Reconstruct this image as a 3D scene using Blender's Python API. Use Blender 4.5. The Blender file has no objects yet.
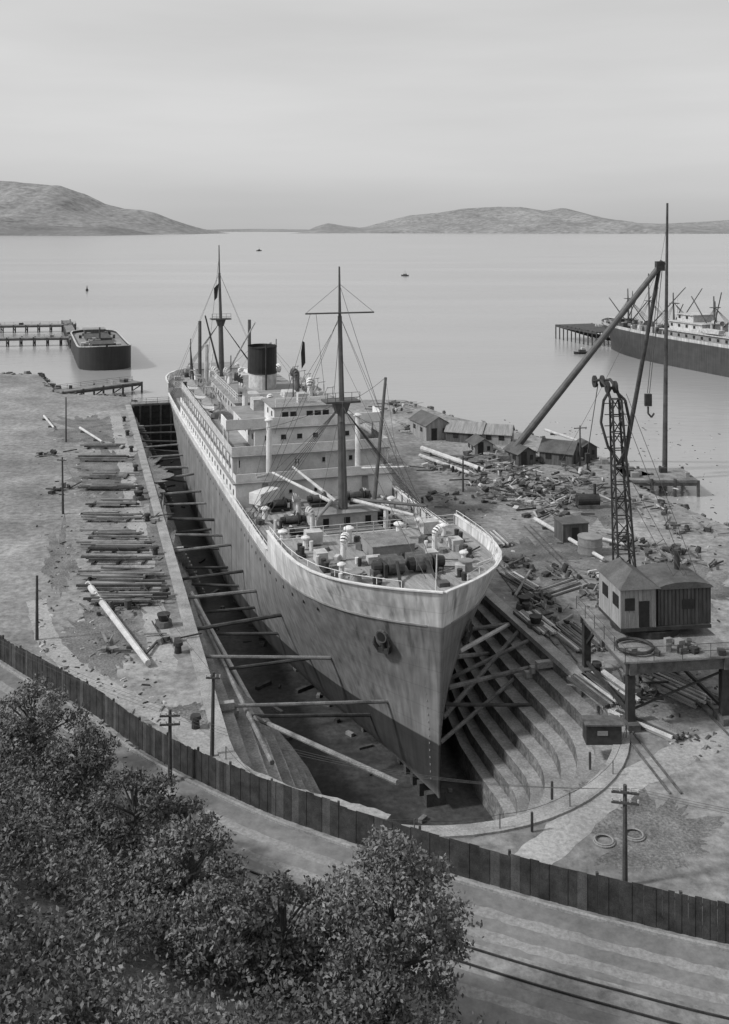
import bpy, bmesh, math, random
import numpy as np
from mathutils import Vector, Matrix, noise
from mathutils.geometry import tessellate_polygon
random.seed(7); np.random.seed(7)
R=random.uniform
H=35.0; F=1000.0; V0=230.0
def P(u,v,z=0.0):
    y=F*(H-z)/(v-V0); return Vector(((u-364.5)/F*y,y,z))
# ---------------------------------------------------------------- materials
def mat(name,lo,hi,scale=1.0,rough=0.85,bump=0.0,bscale=None,detail=6,stretch=(1,1,1),spec=0.3,fine=0.0,fs=14,big=0.0,bigs=0.03):
    m=bpy.data.materials.new(name); m.use_nodes=True; n=m.node_tree.nodes; l=m.node_tree.links
    b=n['Principled BSDF']; b.inputs['Roughness'].default_value=rough
    b.inputs['Specular IOR Level'].default_value=spec
    tc=n.new('ShaderNodeTexCoord'); mp=n.new('ShaderNodeMapping'); mp.inputs['Scale'].default_value=stretch
    l.new(tc.outputs['Object'],mp.inputs['Vector'])
    t=n.new('ShaderNodeTexNoise'); t.inputs['Scale'].default_value=scale; t.inputs['Detail'].default_value=detail; t.inputs['Roughness'].default_value=0.65
    l.new(mp.outputs[0],t.inputs['Vector'])
    r=n.new('ShaderNodeMapRange'); r.inputs['From Min'].default_value=0.33; r.inputs['From Max'].default_value=0.67
    r.inputs['To Min'].default_value=lo; r.inputs['To Max'].default_value=hi
    l.new(t.outputs['Fac'],r.inputs['Value']); out=r.outputs[0]
    for amt,sc_,dt in((fine,scale*fs,7),(big,bigs,9)):
        if amt<=0: continue
        t3=n.new('ShaderNodeTexNoise'); t3.inputs['Scale'].default_value=sc_; t3.inputs['Detail'].default_value=dt; t3.inputs['Roughness'].default_value=0.7
        l.new(mp.outputs[0],t3.inputs['Vector'])
        r3=n.new('ShaderNodeMapRange'); r3.inputs['From Min'].default_value=0.35; r3.inputs['From Max'].default_value=0.65
        r3.inputs['To Min'].default_value=1-amt; r3.inputs['To Max'].default_value=1+amt
        l.new(t3.outputs['Fac'],r3.inputs['Value'])
        mu=n.new('ShaderNodeMath'); mu.operation='MULTIPLY'; l.new(out,mu.inputs[0]); l.new(r3.outputs[0],mu.inputs[1]); out=mu.outputs[0]
    l.new(out,b.inputs['Base Color'])
    if bump>0:
        t2=n.new('ShaderNodeTexNoise'); t2.inputs['Scale'].default_value=bscale or scale*6; t2.inputs['Detail'].default_value=6
        l.new(mp.outputs[0],t2.inputs['Vector'])
        bp=n.new('ShaderNodeBump'); bp.inputs['Strength'].default_value=bump; bp.inputs['Distance'].default_value=0.15
        l.new(t2.outputs['Fac'],bp.inputs['Height']); l.new(bp.outputs[0],b.inputs['Normal'])
    return m
WHITE=mat('white_paint',0.48,0.72,0.5,0.6,fine=0.1)
OFFW=mat('weathered_white',0.3,0.52,1.2,0.7,fine=0.16)
GREY=mat('grey_paint',0.17,0.27,0.8,0.7,fine=0.12)
DECK=mat('deck_planks',0.17,0.33,0.5,0.85,stretch=(6,0.6,1),fine=0.3)
DARK=mat('dark_iron',0.02,0.05,1.5,0.7,fine=0.2)
BLACK=mat('black_paint',0.012,0.022,1.0,0.6)
GLASS=mat('dark_opening',0.015,0.03,2.0,0.4)
RUST=mat('rusty_iron',0.05,0.13,1.6,0.85,fine=0.3)
MAST=mat('mast_paint',0.06,0.11,1.0,0.6)
WOOD=mat('weathered_timber',0.1,0.24,0.7,0.9,fine=0.3)
WOODD=mat('tarred_timber',0.035,0.09,0.8,0.9,fine=0.3)
WOODL=mat('pale_timber',0.36,0.56,0.8,0.85,fine=0.2)
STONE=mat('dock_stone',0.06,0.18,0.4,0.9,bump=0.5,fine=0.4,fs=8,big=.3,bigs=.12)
TREAD_LIT=mat('altar_tread_lit',0.15,0.32,0.4,0.9,fine=0.3)  # lighter copy of the dock stone, light on step tops put into colour
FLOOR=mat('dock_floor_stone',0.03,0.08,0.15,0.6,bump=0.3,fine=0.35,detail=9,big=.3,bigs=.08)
COPE=mat('coping_stone',0.18,0.34,0.5,0.9,fine=0.28)
GROUND=mat('quay_ground',0.14,0.27,0.11,0.95,bump=0.5,bscale=2.5,detail=12,fine=0.36,fs=11,big=.3,bigs=.035)
GRAVEL=mat('pale_gravel',0.22,0.35,0.25,0.95,bump=0.3,bscale=3,detail=10,fine=0.28)
ROAD=mat('road_surface',0.13,0.2,0.12,0.9,detail=10,fine=0.2,big=.15,bigs=.3)
GRASS=mat('rough_grass',0.08,0.2,0.4,0.95,bump=0.8,bscale=4,fine=0.45)
SOIL=mat('hillside_soil',0.04,0.1,0.4,0.95,bump=0.6,fine=0.4)
ROOF=mat('iron_roof',0.16,0.3,0.5,0.7,stretch=(1,6,1),fine=0.2)
ROOFD=mat('dark_roof',0.06,0.12,0.5,0.8,fine=0.2)
WALL=mat('shed_boards',0.18,0.32,0.6,0.85,stretch=(5,5,0.6),fine=0.2)
WALLD=mat('dark_boards',0.05,0.12,0.6,0.85,stretch=(5,5,0.6),fine=0.2)
BARK=mat('bark',0.05,0.1,3,0.95,stretch=(1,1,0.3),bump=0.4)
LEAF=mat('foliage',0.06,0.14,0.45,0.65,detail=3,fine=0.45)
LEAF_HAZE=mat('foliage_hazed',0.09,0.19,0.5,0.65,detail=3,fine=0.45)  # leaf tone raised, haze is put into the colour
HILL_HAZE=mat('distant_hill_hazed',0.16,0.25,0.0012,0.95,detail=9,fine=0.35)  # lightened so the base colour carries the aerial haze
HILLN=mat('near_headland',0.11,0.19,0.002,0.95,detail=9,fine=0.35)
ROPE=mat('wire_rope',0.05,0.08,1,0.8)
# ---------------------------------------------------------------- mesh builder
class B:
    def __init__(s): s.v=[];s.f=[];s.m=[];s.mats=[]
    def mi(s,m):
        if m not in s.mats: s.mats.append(m)
        return s.mats.index(m)
    def add(s,vs,fs,m):
        o=len(s.v); s.v.extend([tuple(p) for p in vs]); k=s.mi(m)
        for f in fs: s.f.append(tuple(i+o for i in f)); s.m.append(k)
    def box(s,c,d,m,rz=0.0,M=None,taper=1.0):
        x,y,z=d[0]/2,d[1]/2,d[2]/2; vs=[]
        for dz in(-1,1):
            k=taper if dz>0 else 1
            for a,b in((-1,-1),(1,-1),(1,1),(-1,1)): vs.append(Vector((a*x*k,b*y*k,dz*z)))
        T=Matrix.Translation(Vector(c))@(M if M else Matrix.Rotation(rz,4,'Z'))
        s.add([T@v for v in vs],[(3,2,1,0),(4,5,6,7),(0,1,5,4),(1,2,6,5),(2,3,7,6),(3,0,4,7)],m)
    def beam(s,a,b,w,h,m):
        a=Vector(a);b=Vector(b);d=b-a
        if d.length<1e-4: return
        q=d.to_track_quat('Y','Z').to_matrix().to_4x4(); s.box((a+b)/2,(w,d.length,h),m,M=q)
    def cyl(s,a,b,r0,r1,m,n=8,caps=True):
        a=Vector(a);b=Vector(b);d=b-a
        if d.length<1e-4: return
        q=d.to_track_quat('Z','Y').to_matrix(); vs=[]
        for p,r in((a,r0),(b,r1)):
            for i in range(n):
                t=2*math.pi*i/n; vs.append(p+q@Vector((r*math.cos(t),r*math.sin(t),0)))
        fs=[(i,(i+1)%n,n+(i+1)%n,n+i) for i in range(n)]
        if caps: fs+= [tuple(range(n-1,-1,-1)),tuple(range(n,2*n))]
        s.add(vs,fs,m)
    def path(s,pts,r,m,n=5):
        for a,b in zip(pts[:-1],pts[1:]): s.cyl(a,b,r,r,m,n,False)
    def wire(s,a,b,sag,r,m,k=8):
        a=Vector(a);b=Vector(b); pts=[]
        if sag==0: k=1
        for i in range(k+1):
            t=i/k; p=a.lerp(b,t); p.z-=sag*4*t*(1-t); pts.append(p)
        s.path(pts,r,m,4)
    def rail(s,pts,h,m,step=1.6,r=0.035,rails=3):
        for a,b in zip(pts[:-1],pts[1:]):
            a=Vector(a);b=Vector(b); L=(b-a).length; k=max(1,int(L/step))
            for i in range(k+1):
                p=a.lerp(b,i/k); s.cyl(p,p+Vector((0,0,h)),r,r,m,4,False)
            for j in range(1,rails+1):
                o=Vector((0,0,h*j/rails)); s.cyl(a+o,b+o,r*0.8,r*0.8,m,4,False)
    def cowl(s,x,y,z,h,r,m,ang=None):
        if ang is None: ang=math.pi/2+R(-1.6,1.6)
        d=Vector((math.cos(ang),math.sin(ang),0)); p=Vector((x,y,z))
        s.cyl(p,p+Vector((0,0,h)),r*0.7,r*0.6,m,10)
        prev=p+Vector((0,0,h)); pr=r*0.6
        for i in range(1,5):
            t=i/4*math.pi/2; q=p+Vector((0,0,h))+Vector((0,0,math.sin(t)*r*1.1))+d*(1-math.cos(t))*r*1.1
            nr=r*(0.65+0.09*i); s.cyl(prev,q,pr,nr,m,10,False); prev=q;pr=nr
        e=prev+d*r*0.3; s.cyl(prev,e,pr,pr*1.1,m,10,False); s.cyl(prev+d*0.02,prev+d*0.04,pr*0.93,pr*0.93,RUST,10)
    def mush(s,x,y,z,h,r,m):
        s.cyl((x,y,z),(x,y,z+h),r*.55,r*.55,m,9); s.cyl((x,y,z+h),(x,y,z+h+r*.25),r,r*.95,m,12); s.cyl((x,y,z+h+r*.25),(x,y,z+h+r*.55),r*.95,r*.4,m,12)
    def obj(s,name,parent=None,smooth=False,loc=None,rz=0):
        me=bpy.data.meshes.new(name); me.from_pydata(s.v,[],s.f); 
        for m in s.mats: me.materials.append(m)
        me.polygons.foreach_set('material_index',s.m)
        if smooth: me.polygons.foreach_set('use_smooth',[True]*len(s.f))
        me.update(); o=bpy.data.objects.new(name,me); bpy.context.scene.collection.objects.link(o)
        if parent: o.parent=parent
        if loc is not None: o.location=loc
        o.rotation_euler[2]=rz
        return o
def empty(name,loc=(0,0,0),rz=0.0):
    e=bpy.data.objects.new(name,None); bpy.context.scene.collection.objects.link(e); e.location=loc; e.rotation_euler[2]=rz; e.empty_display_size=0.5
    return e
def spline(pts,k=8):
    pts=[Vector(p) for p in pts]; o=[]
    for i in range(len(pts)-1):
        p0=pts[max(i-1,0)];p1=pts[i];p2=pts[i+1];p3=pts[min(i+2,len(pts)-1)]
        for j in range(k):
            t=j/k; o.append(0.5*((2*p1)+(p2-p0)*t+(2*p0-5*p1+4*p2-p3)*t*t+(3*p1-p0-3*p2+p3)*t**3))
    o.append(pts[-1]); return o
def ribbon(name,pts,w0,w1,z,m,jit=0.0):
    b=B(); vs=[];n=len(pts)
    for i,p in enumerate(pts):
        d=(pts[min(i+1,n-1)]-pts[max(i-1,0)]); d.z=0; d.normalize(); nn=Vector((-d.y,d.x,0)); 
        vs.append(Vector((p.x,p.y,z))+nn*(w0+R(-jit,jit))); vs.append(Vector((p.x,p.y,z))-nn*(w1+R(-jit,jit)))
    b.add(vs,[(2*i,2*i+1,2*i+3,2*i+2) for i in range(n-1)],m); return b.obj(name)
def polysheet(name,pts,z,m,skirt=0,skm=None):
    v=[Vector((p[0],p[1],0)) for p in pts]; tr=tessellate_polygon([v]); b=B()
    fs=[]
    for a,c,d in tr:
        nz=(v[c]-v[a]).cross(v[d]-v[a]).z; fs.append((a,c,d) if nz>0 else (a,d,c))
    b.add([(p.x,p.y,z) for p in v],fs,m); return b
# ---------------------------------------------------------------- dock frame
AD=math.atan(0.285); dd=Vector((-math.sin(AD),math.cos(AD),0)); dp=Vector((math.cos(AD),math.sin(AD),0))
DO=Vector((2.2,76.4,0))+dp*0.5; HW=13.8; SE=132.0; SC=-4.5
def D(s,t,z=0.0): return DO+dd*s+dp*t+Vector((0,0,z))
def todock(p): r=Vector((p.x,p.y,0))-DO; return r.dot(dd),r.dot(dp)
def dockline(w,z):
    o=[]
    def e(s): return max(0,min(1,(27-s)/27))
    def we(s): k=e(s); k=k*k*(3-2*k); return HW-(HW-w)*(1+1.25*k) if w<HW else w
    ss=[SE-i*(SE-SC)/34 for i in range(35)]
    for s in ss: o.append(D(s,-we(s),z))
    for i in range(1,28):
        a=math.pi*i/28; r=we(SC); o.append(D(SC-r*math.sin(a),-r*math.cos(a),z))
    for s in reversed(ss): o.append(D(s,we(s),z))
    return o
cop=dockline(HW,0)
shoreL=[P(-2500,233.5),P(-300,372),P(-60,374),P(38,374),P(58,393),P(132,397)]
shoreL[0]=Vector((-900,300,0)); shoreL[1]=Vector((-180,262,0))
shoreR=[P(405,400),P(450,416),P(530,434),P(600,460),P(640,488),P(705,517),P(800,556),Vector((300,60,0))]
outer=[(p.x,p.y) for p in shoreL]+[(p.x,p.y) for p in cop]+[(p.x,p.y) for p in shoreR]+[(900,-300),(-900,-300)]
g=polysheet('ground',outer,0.0,GROUND)
nl=len(shoreL); nc=len(cop); allp=[Vector((x,y,0)) for x,y in outer]
for i in list(range(0,nl))+list(range(nl+nc-1,nl+nc+len(shoreR)-1)):
    a=allp[i];c=allp[i+1]; g.add([a,c,(c.x,c.y,-7),(a.x,a.y,-7)],[(0,1,2,3)],STONE)
g.obj('ground')
# dock
dock=empty('dry_dock')
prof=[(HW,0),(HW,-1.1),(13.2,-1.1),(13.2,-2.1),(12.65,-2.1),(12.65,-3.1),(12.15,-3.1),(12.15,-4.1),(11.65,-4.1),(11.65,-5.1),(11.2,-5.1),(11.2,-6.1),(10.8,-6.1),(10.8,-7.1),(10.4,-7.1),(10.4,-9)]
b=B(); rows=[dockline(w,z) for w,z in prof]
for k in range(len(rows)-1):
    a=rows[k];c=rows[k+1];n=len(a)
    b.add(a+c,[(i,i+1,n+i+1,n+i) for i in range(n-1)],STONE if prof[k][1]!=prof[k+1][1] else TREAD_LIT)
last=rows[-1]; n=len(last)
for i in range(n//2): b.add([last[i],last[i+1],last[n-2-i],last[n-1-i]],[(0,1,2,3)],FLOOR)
b.obj('altar_steps',dock)
b=B()
c0=cop; 
def outw(p):
    s,t=todock(p)
    if s<SC: v=(p-D(SC,0)); v.z=0; return v.normalized()
    return dp*(1 if t>0 else -1)
for i in range(len(c0)-1):
    a=c0[i];c=c0[i+1]
    na=outw(a);ncv=outw(c)
    q=[a-na*0.12,c-ncv*0.12,c+ncv*0.95,a+na*0.95]
    lo=[p+Vector((0,0,-0.3)) for p in q]; hi=[p+Vector((0,0,0.14)) for p in q]
    b.add(lo+hi,[(4,5,6,7),(0,1,5,4),(2,3,7,6)],COPE)
b.obj('coping',dock)
b=B()
for s0 in(2,40,80,112):
    for sg in(-1,1):
        for k in range(14):
            b.box(D(s0+k*0.55,sg*(HW-0.7-k*0.25),-0.6-k*0.6),(1.4,0.5,0.5),COPE,rz=AD)
b.obj('stairs',dock)
b=B()  # caisson
for k in range(7):
    b.box(D(SE-1,0,-8.2+k*1.25),(2*HW-0.2,2.2,1.2),DARK,rz=AD)
b.box(D(SE-1,0,0.45),(2*HW-0.4,3,0.3),WOOD,rz=AD)
for k in range(13): b.box(D(SE-2.3,-12+k*2,-4),(0.35,0.4,8.4),RUST,rz=AD)
pp=[D(SE-2.3,-13,0.6),D(SE-2.3,13,0.6)]; b.rail(pp,1.1,DARK,2)
b.obj('caisson_gate',dock)
# water
wl=[(-60000,61000),(60000,61000),(60000,-200),(700,-150),(250,40)]
wl+=[(42,95),(33,120),(20,160),(5,190)]
q=D(SE-0.4,HW+0.5); wl.append((q.x,q.y)); q=D(SE-0.4,-HW-0.5); wl.append((q.x,q.y))
wl+=[(-60,195),(-180,240),(-700,240),(-1500,-200),(-60000,-200)]
wm=bpy.data.materials.new('harbour_water'); wm.use_nodes=True; n=wm.node_tree.nodes;l=wm.node_tree.links; pb=n['Principled BSDF']
pb.inputs['Base Color'].default_value=(0.3,0.3,0.3,1); pb.inputs['Roughness'].default_value=0.2; pb.inputs['IOR'].default_value=1.33
tc=n.new('ShaderNodeTexCoord'); mp=n.new('ShaderNodeMapping'); mp.inputs['Scale'].default_value=(0.25,0.6,1); l.new(tc.outputs['Object'],mp.inputs[0])
t=n.new('ShaderNodeTexNoise'); t.inputs['Scale'].default_value=0.8; t.inputs['Detail'].default_value=5; l.new(mp.outputs[0],t.inputs['Vector'])
bp=n.new('ShaderNodeBump'); bp.inputs['Strength'].default_value=0.3; bp.inputs['Distance'].default_value=0.3; l.new(t.outputs['Fac'],bp.inputs['Height']); l.new(bp.outputs[0],pb.inputs['Normal'])
mp2=n.new('ShaderNodeMapping'); mp2.inputs['Scale'].default_value=(0.003,0.012,1); l.new(tc.outputs['Object'],mp2.inputs[0])
t2=n.new('ShaderNodeTexNoise'); t2.inputs['Scale'].default_value=1; t2.inputs['Detail'].default_value=4; l.new(mp2.outputs[0],t2.inputs['Vector'])
r=n.new('ShaderNodeMapRange'); r.inputs['From Min'].default_value=.3; r.inputs['From Max'].default_value=.7; r.inputs['To Min'].default_value=0.26; r.inputs['To Max'].default_value=0.33; l.new(t2.outputs['Fac'],r.inputs['Value']); l.new(r.outputs[0],pb.inputs['Base Color'])
polysheet('harbour_water',wl,-2.0,wm).obj('harbour_water')
# ---------------------------------------------------------------- hills
def hills(name,prof,Y,depth,m,seed):
    nx,ny=180,26; us=np.linspace(prof[0][0],prof[-1][0],nx); hs=np.interp(us,[p[0] for p in prof],[p[1] for p in prof])
    vs=[];fs=[]
    for j in range(ny):
        t=j/(ny-1)
        for i in range(nx):
            x=(us[i]-364.5)/F*Y; top=max(0,(V0-hs[i]))/F*Y
            nz=noise.fractal(Vector((x*0.0011+seed,t*2.2+x*0.0004,seed)),0.9,2.0,5)
            rg=noise.ridged_multi_fractal(Vector((x*0.0016+seed,t*.8,seed)),0.9,2.0,4,1.0,2.0)
            prof_k=(t**0.8)
            z=top*prof_k*(1+0.22*nz*(1-t)*2-.22*rg*math.sin(math.pi*t)*.5)+top*0.05*nz
            yy=Y-depth*(1-t)*(0.7+0.5*noise.noise(Vector((x*0.0008,seed,0))))
            vs.append((x,yy,-8 if j==0 else z-2))
    for j in range(ny-1):
        for i in range(nx-1):
            a=j*nx+i; fs.append((a,a+1,a+nx+1,a+nx))
    o=len(vs)
    for i in range(nx): vs.append((vs[(ny-1)*nx+i][0],Y+depth,-8))
    for i in range(nx-1):
        a=(ny-1)*nx+i; fs.append((a,a+1,o+i+1,o+i))
    b=B(); b.add(vs,fs,m); b.obj(name,smooth=True)
hills('hills',[(-400,150),(-150,165),(0,178),(38,181),(60,183),(85,190),(105,200),(125,205),(140,206),(155,209),(175,217),(195,226),(206,230)],9500,2600,HILL_HAZE,1.3)
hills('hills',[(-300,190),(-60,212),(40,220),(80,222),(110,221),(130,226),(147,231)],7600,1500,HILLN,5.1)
hills('hills',[(302,230),(315,224),(328,220),(345,223),(362,225),(385,219),(410,213),(440,210),(462,206),(500,204),(522,204),(545,208),(563,205),(590,212),(620,219),(660,221),(700,219),(760,215),(900,205),(1100,200)],13000,3500,HILL_HAZE,8.7)
hills('hills',[(150,228.5),(200,228),(260,227),(320,228),(420,229)],21000,2000,HILL_HAZE,3.7)
# ---------------------------------------------------------------- ship
AS=math.atan(0.30); SO=Vector((5.7,75.7,0)); L=130.0
ship=empty('cargo_ship',SO,AS); MS=Matrix.Translation(SO)@Matrix.Rotation(AS,4,'Z')
def sheer(s): return 4.1+1.1*max(0,1-s/60)**2+1.3*max(0,(s-75)/55)**2
def cl(x): return max(0.0,min(1.0,x))
def hb(s,z,BM=9.3,L=L,zb=-8,H0=15.5):
    k=cl((z-zb)/H0); kk=k**1.6
    Le=46+(25-46)*kk; p=1.7+(6.3-1.7)*kk
    fb=1-(1-min(max(s,0)/Le,1))**p
    Ls=40+(17-40)*kk; end=L-7*(1-kk); x=(s-(end-Ls))/Ls; fs=1-cl(x)**(1.7+1.6*k)
    bb=(z-zb)/2.2; fac=1.0 if bb>=1 else 0.6+0.4*math.sqrt(max(0,1-(1-max(bb,0))**2))
    return max(0.1,BM*fb*fs*fac)
FC=20.0
def dz(s): return sheer(s)+(1.75 if s<FC else (1.75 if s>L-18 else 0))
def top(s): return dz(s)+0.95
st=[0,0.25,0.6,1.1,1.8,2.7,4,5.5,7.5,10,12.5,15,17.5,19.99,20.01,23,27,31,36,42,50,60,70,80,90,98,104,109,111.99,112.01,116,119,122,125,127,128.5,129.5,130]
def hull(parent,st,top,hbf,zb,nlev,m,name,sheerf,rake=0.9):
    vs=[];fs=[];att=[]
    n=nlev+1
    for side in(-1,1):
        for s in st:
            for k in range(n):
                q=k/nlev; q=q**0.9; z=zb+(top(s)-zb)*q
                x=side*hbf(s,z); y=s-rake*(max(0,(z+2))/9.5)**1.6*math.exp(-s/4)
                vs.append((x,y,z)); att.append(z-sheerf(s))
    ns=len(st)
    for sd in range(2):
        o=sd*ns*n
        for i in range(ns-1):
            for k in range(n-1):
                a=o+i*n+k; f=(a,a+1,a+n+1,a+n); fs.append(f if sd==1 else f[::-1])
    for k in range(n-1):
        fs.append((k,k+1,ns*n+k+1,ns*n+k)); e=(ns-1)*n; fs.append((e+k+1,e+k,ns*n+e+k,ns*n+e+k+1))
    for i in range(ns-1): fs.append((i*n,(i+1)*n,ns*n+(i+1)*n,ns*n+i*n))
    b=B(); b.add(vs,fs,m); o=b.obj(name,parent,smooth=True)
    a=o.data.attributes.new('hz','FLOAT','POINT'); a.data.foreach_set('value',att)
    return o
def hullmat(name,boot_z,band,c_boot,c_mid,c_top):
    m=bpy.data.materials.new(name); m.use_nodes=True; n=m.node_tree.nodes;l=m.node_tree.links; pb=n['Principled BSDF']; pb.inputs['Roughness'].default_value=0.62
    tc=n.new('ShaderNodeTexCoord'); sp=n.new('ShaderNodeSeparateXYZ'); l.new(tc.outputs['Object'],sp.inputs[0])
    def ns(scale,st,det=5):
        mp=n.new('ShaderNodeMapping'); mp.inputs['Scale'].default_value=st; l.new(tc.outputs['Object'],mp.inputs[0])
        t=n.new('ShaderNodeTexNoise'); t.inputs['Scale'].default_value=scale; t.inputs['Detail'].default_value=det; l.new(mp.outputs[0],t.inputs['Vector']); return t.outputs['Fac']
    def mr(v,a,b_,c,d):
        r=n.new('ShaderNodeMapRange'); r.inputs['From Min'].default_value=a; r.inputs['From Max'].default_value=b_; r.inputs['To Min'].default_value=c; r.inputs['To Max'].default_value=d; l.new(v,r.inputs['Value']); return r.outputs[0]
    def mx(f,a,b_):
        x=n.new('ShaderNodeMix'); x.data_type='FLOAT'; l.new(f,x.inputs[0])
        for i,v in((2,a),(3,b_)):
            if isinstance(v,(int,float)): x.inputs[i].default_value=v
            else: l.new(v,x.inputs[i])
        return x.outputs[0]
    def mul(a,b_):
        x=n.new('ShaderNodeMath'); x.operation='MULTIPLY'; l.new(a,x.inputs[0]); l.new(b_,x.inputs[1]); return x.outputs[0]
    at=n.new('ShaderNodeAttribute'); at.attribute_name='hz'
    f1=mr(sp.outputs['Z'],boot_z-0.06,boot_z+0.06,0,1); f2=mr(at.outputs['Fac'],band-0.05,band+0.05,0,1)
    c=mx(f1,c_boot,c_mid); c=mx(f2,c,c_top)
    streak=mr(ns(1.0,(2.2,2.2,0.1),8),0.35,0.68,0.68,1.15); blot=mr(ns(0.4,(1,1,1.6),10),0.35,0.65,0.82,1.1)
    c=mul(c,streak); c=mul(c,blot)
    rs=mr(ns(1.0,(1.3,1.3,0.05),8),0.6,0.72,1.0,0.45); c=mul(c,rs)
    def lines(v,per,wd):
        x=n.new('ShaderNodeMath'); x.operation='DIVIDE'; l.new(v,x.inputs[0]); x.inputs[1].default_value=per
        y=n.new('ShaderNodeMath'); y.operation='FRACT'; l.new(x.outputs[0],y.inputs[0])
        return mr(y.outputs[0],0.0,wd,0.78,1.0)
    c=mul(c,lines(sp.outputs['Z'],1.55,0.07)); c=mul(c,lines(sp.outputs['Y'],5.3,0.03))
    l.new(c,pb.inputs['Base Color']); return m
HM=hullmat('hull_paint',-4.0,-0.1,0.045,0.2,0.6)
hull(ship,st,top,hb,-8,26,HM,'hull',sheer)
b=B()
for a,c in zip(st[:-1],st[1:]):
    if c-a<0.05: continue
    za=dz(a+1e-3);zc=dz(c-1e-3)
    ha=hb(a,za)-0.05;hc=hb(c,zc)-0.05
    y0=a-(0.75*math.exp(-a/4)); y1=c-(0.75*math.exp(-c/4))
    b.add([(-ha,y0,za),(ha,y0,za),(hc,y1,zc),(-hc,y1,zc)],[(0,1,2,3)],DECK)
b.obj('deck',ship)
b=B()
for a,c in zip(st[:-1],st[1:]):
    if c-a<0.05: continue
    for sg in(-1,1):
        za=top(a+1e-3);zc=top(c-1e-3); ra=0.9*((za+2)/9.5)**1.6*math.exp(-a/4); rc=0.9*((zc+2)/9.5)**1.6*math.exp(-c/4)
        b.beam((sg*hb(a,za),a-ra,za),(sg*hb(c,zc),c-rc,zc),0.28,0.1,WHITE)
        z1=sheer(a)-0.1;z2=sheer(c)-0.1
        if a>0.5: b.beam((sg*(hb(a,z1)+.03),a-0.5*math.exp(-a/4),z1),(sg*(hb(c,z2)+.03),c-0.5*math.exp(-c/4),z2),0.12,0.12,GREY)
for s in range(22,112,2):
    for sg in(-1,1): b.beam((sg*(hb(s,5)-0.1),s,dz(s)),(sg*(hb(s,5)-0.1),s,top(s)),0.1,0.25,OFFW)
zf=dz(19.9); zm=dz(20.5)
b.box((0,FC+0.02,(zf+zm)/2),(2*hb(FC,zf)-0.3,0.2,zf-zm+0.02),OFFW)
za=dz(L-17.9)
b.box((0,L-18.1,za-0.9),(2*hb(L-18,za)-0.3,0.2,1.9),OFFW)
b.rail([(-hb(19.5,zf)+.3,19.6,zf),(hb(19.5,zf)-.3,19.6,zf)],1.05,WHITE)
for sg in(-1,1):
    pts=[(sg*(hb(s,7)-0.1),s-0.7*math.exp(-s/4),top(s)) for s in(1.5,4,7,10,13,16,19.5)]
    b.rail(pts,0.5,WHITE,1.5,rails=1)
    pts=[(sg*(hb(s,5)-0.1),s,top(s)) for s in(20.5,26,32,38)]
    b.rail(pts,0.4,WHITE,1.8,rails=1)
b.obj('bulwark_trim',ship)
b=B()
for s in list(np.arange(9,36,2.1))+list(np.arange(42,112,2.6)):
    for sg in(-1,1):
        z=sheer(s)-1.0; x=hb(s,z); 
        b.cyl((sg*(x-0.05),s,z),(sg*(x+0.02),s,z),0.17,0.17,GLASS,10)
for k in range(16):
    for sg in(-1,1):
        z=-7+k*0.55; s=1.0; x=hb(s,z)
        b.box((sg*(x+0.01),s,z),(0.03,0.14,0.13),GREY)
b.obj('portholes',ship)
b=B()
for sg in(-1,1):
    s=3.4; z=3.5; x=hb(s,z); y=s-0.35
    nrm=Vector((sg*0.75,-0.6,-0.1)).normalized(); c=Vector((sg*x,y,z)); dn=Vector((sg*-.25,.15,-1)).normalized(); tg=nrm.cross(dn).normalized()
    b.cyl(c-nrm*0.35,c+nrm*0.12,0.55,0.5,RUST,12); b.cyl(c+nrm*.11,c+nrm*.14,.38,.38,BLACK,12)
    c=c+dn*.25
    b.cyl(c,c+dn*0.9+nrm*.1,0.14,0.2,DARK,8)
    e=c+dn*0.95+nrm*.1; b.beam(e-tg*0.5,e+tg*0.5,0.34,0.4,DARK)
    for q in(-1,1):
        m0=e+tg*.48*q; m1=e+tg*.72*q-dn*.55+nrm*.08; m2=e+tg*.62*q-dn*1.1+nrm*.02
        b.cyl(m0,m1,.2,.17,DARK,6); b.cyl(m1,m2,.17,.04,DARK,6)
b.obj('anchors',ship)
b=B(); z=dz(8)
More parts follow.
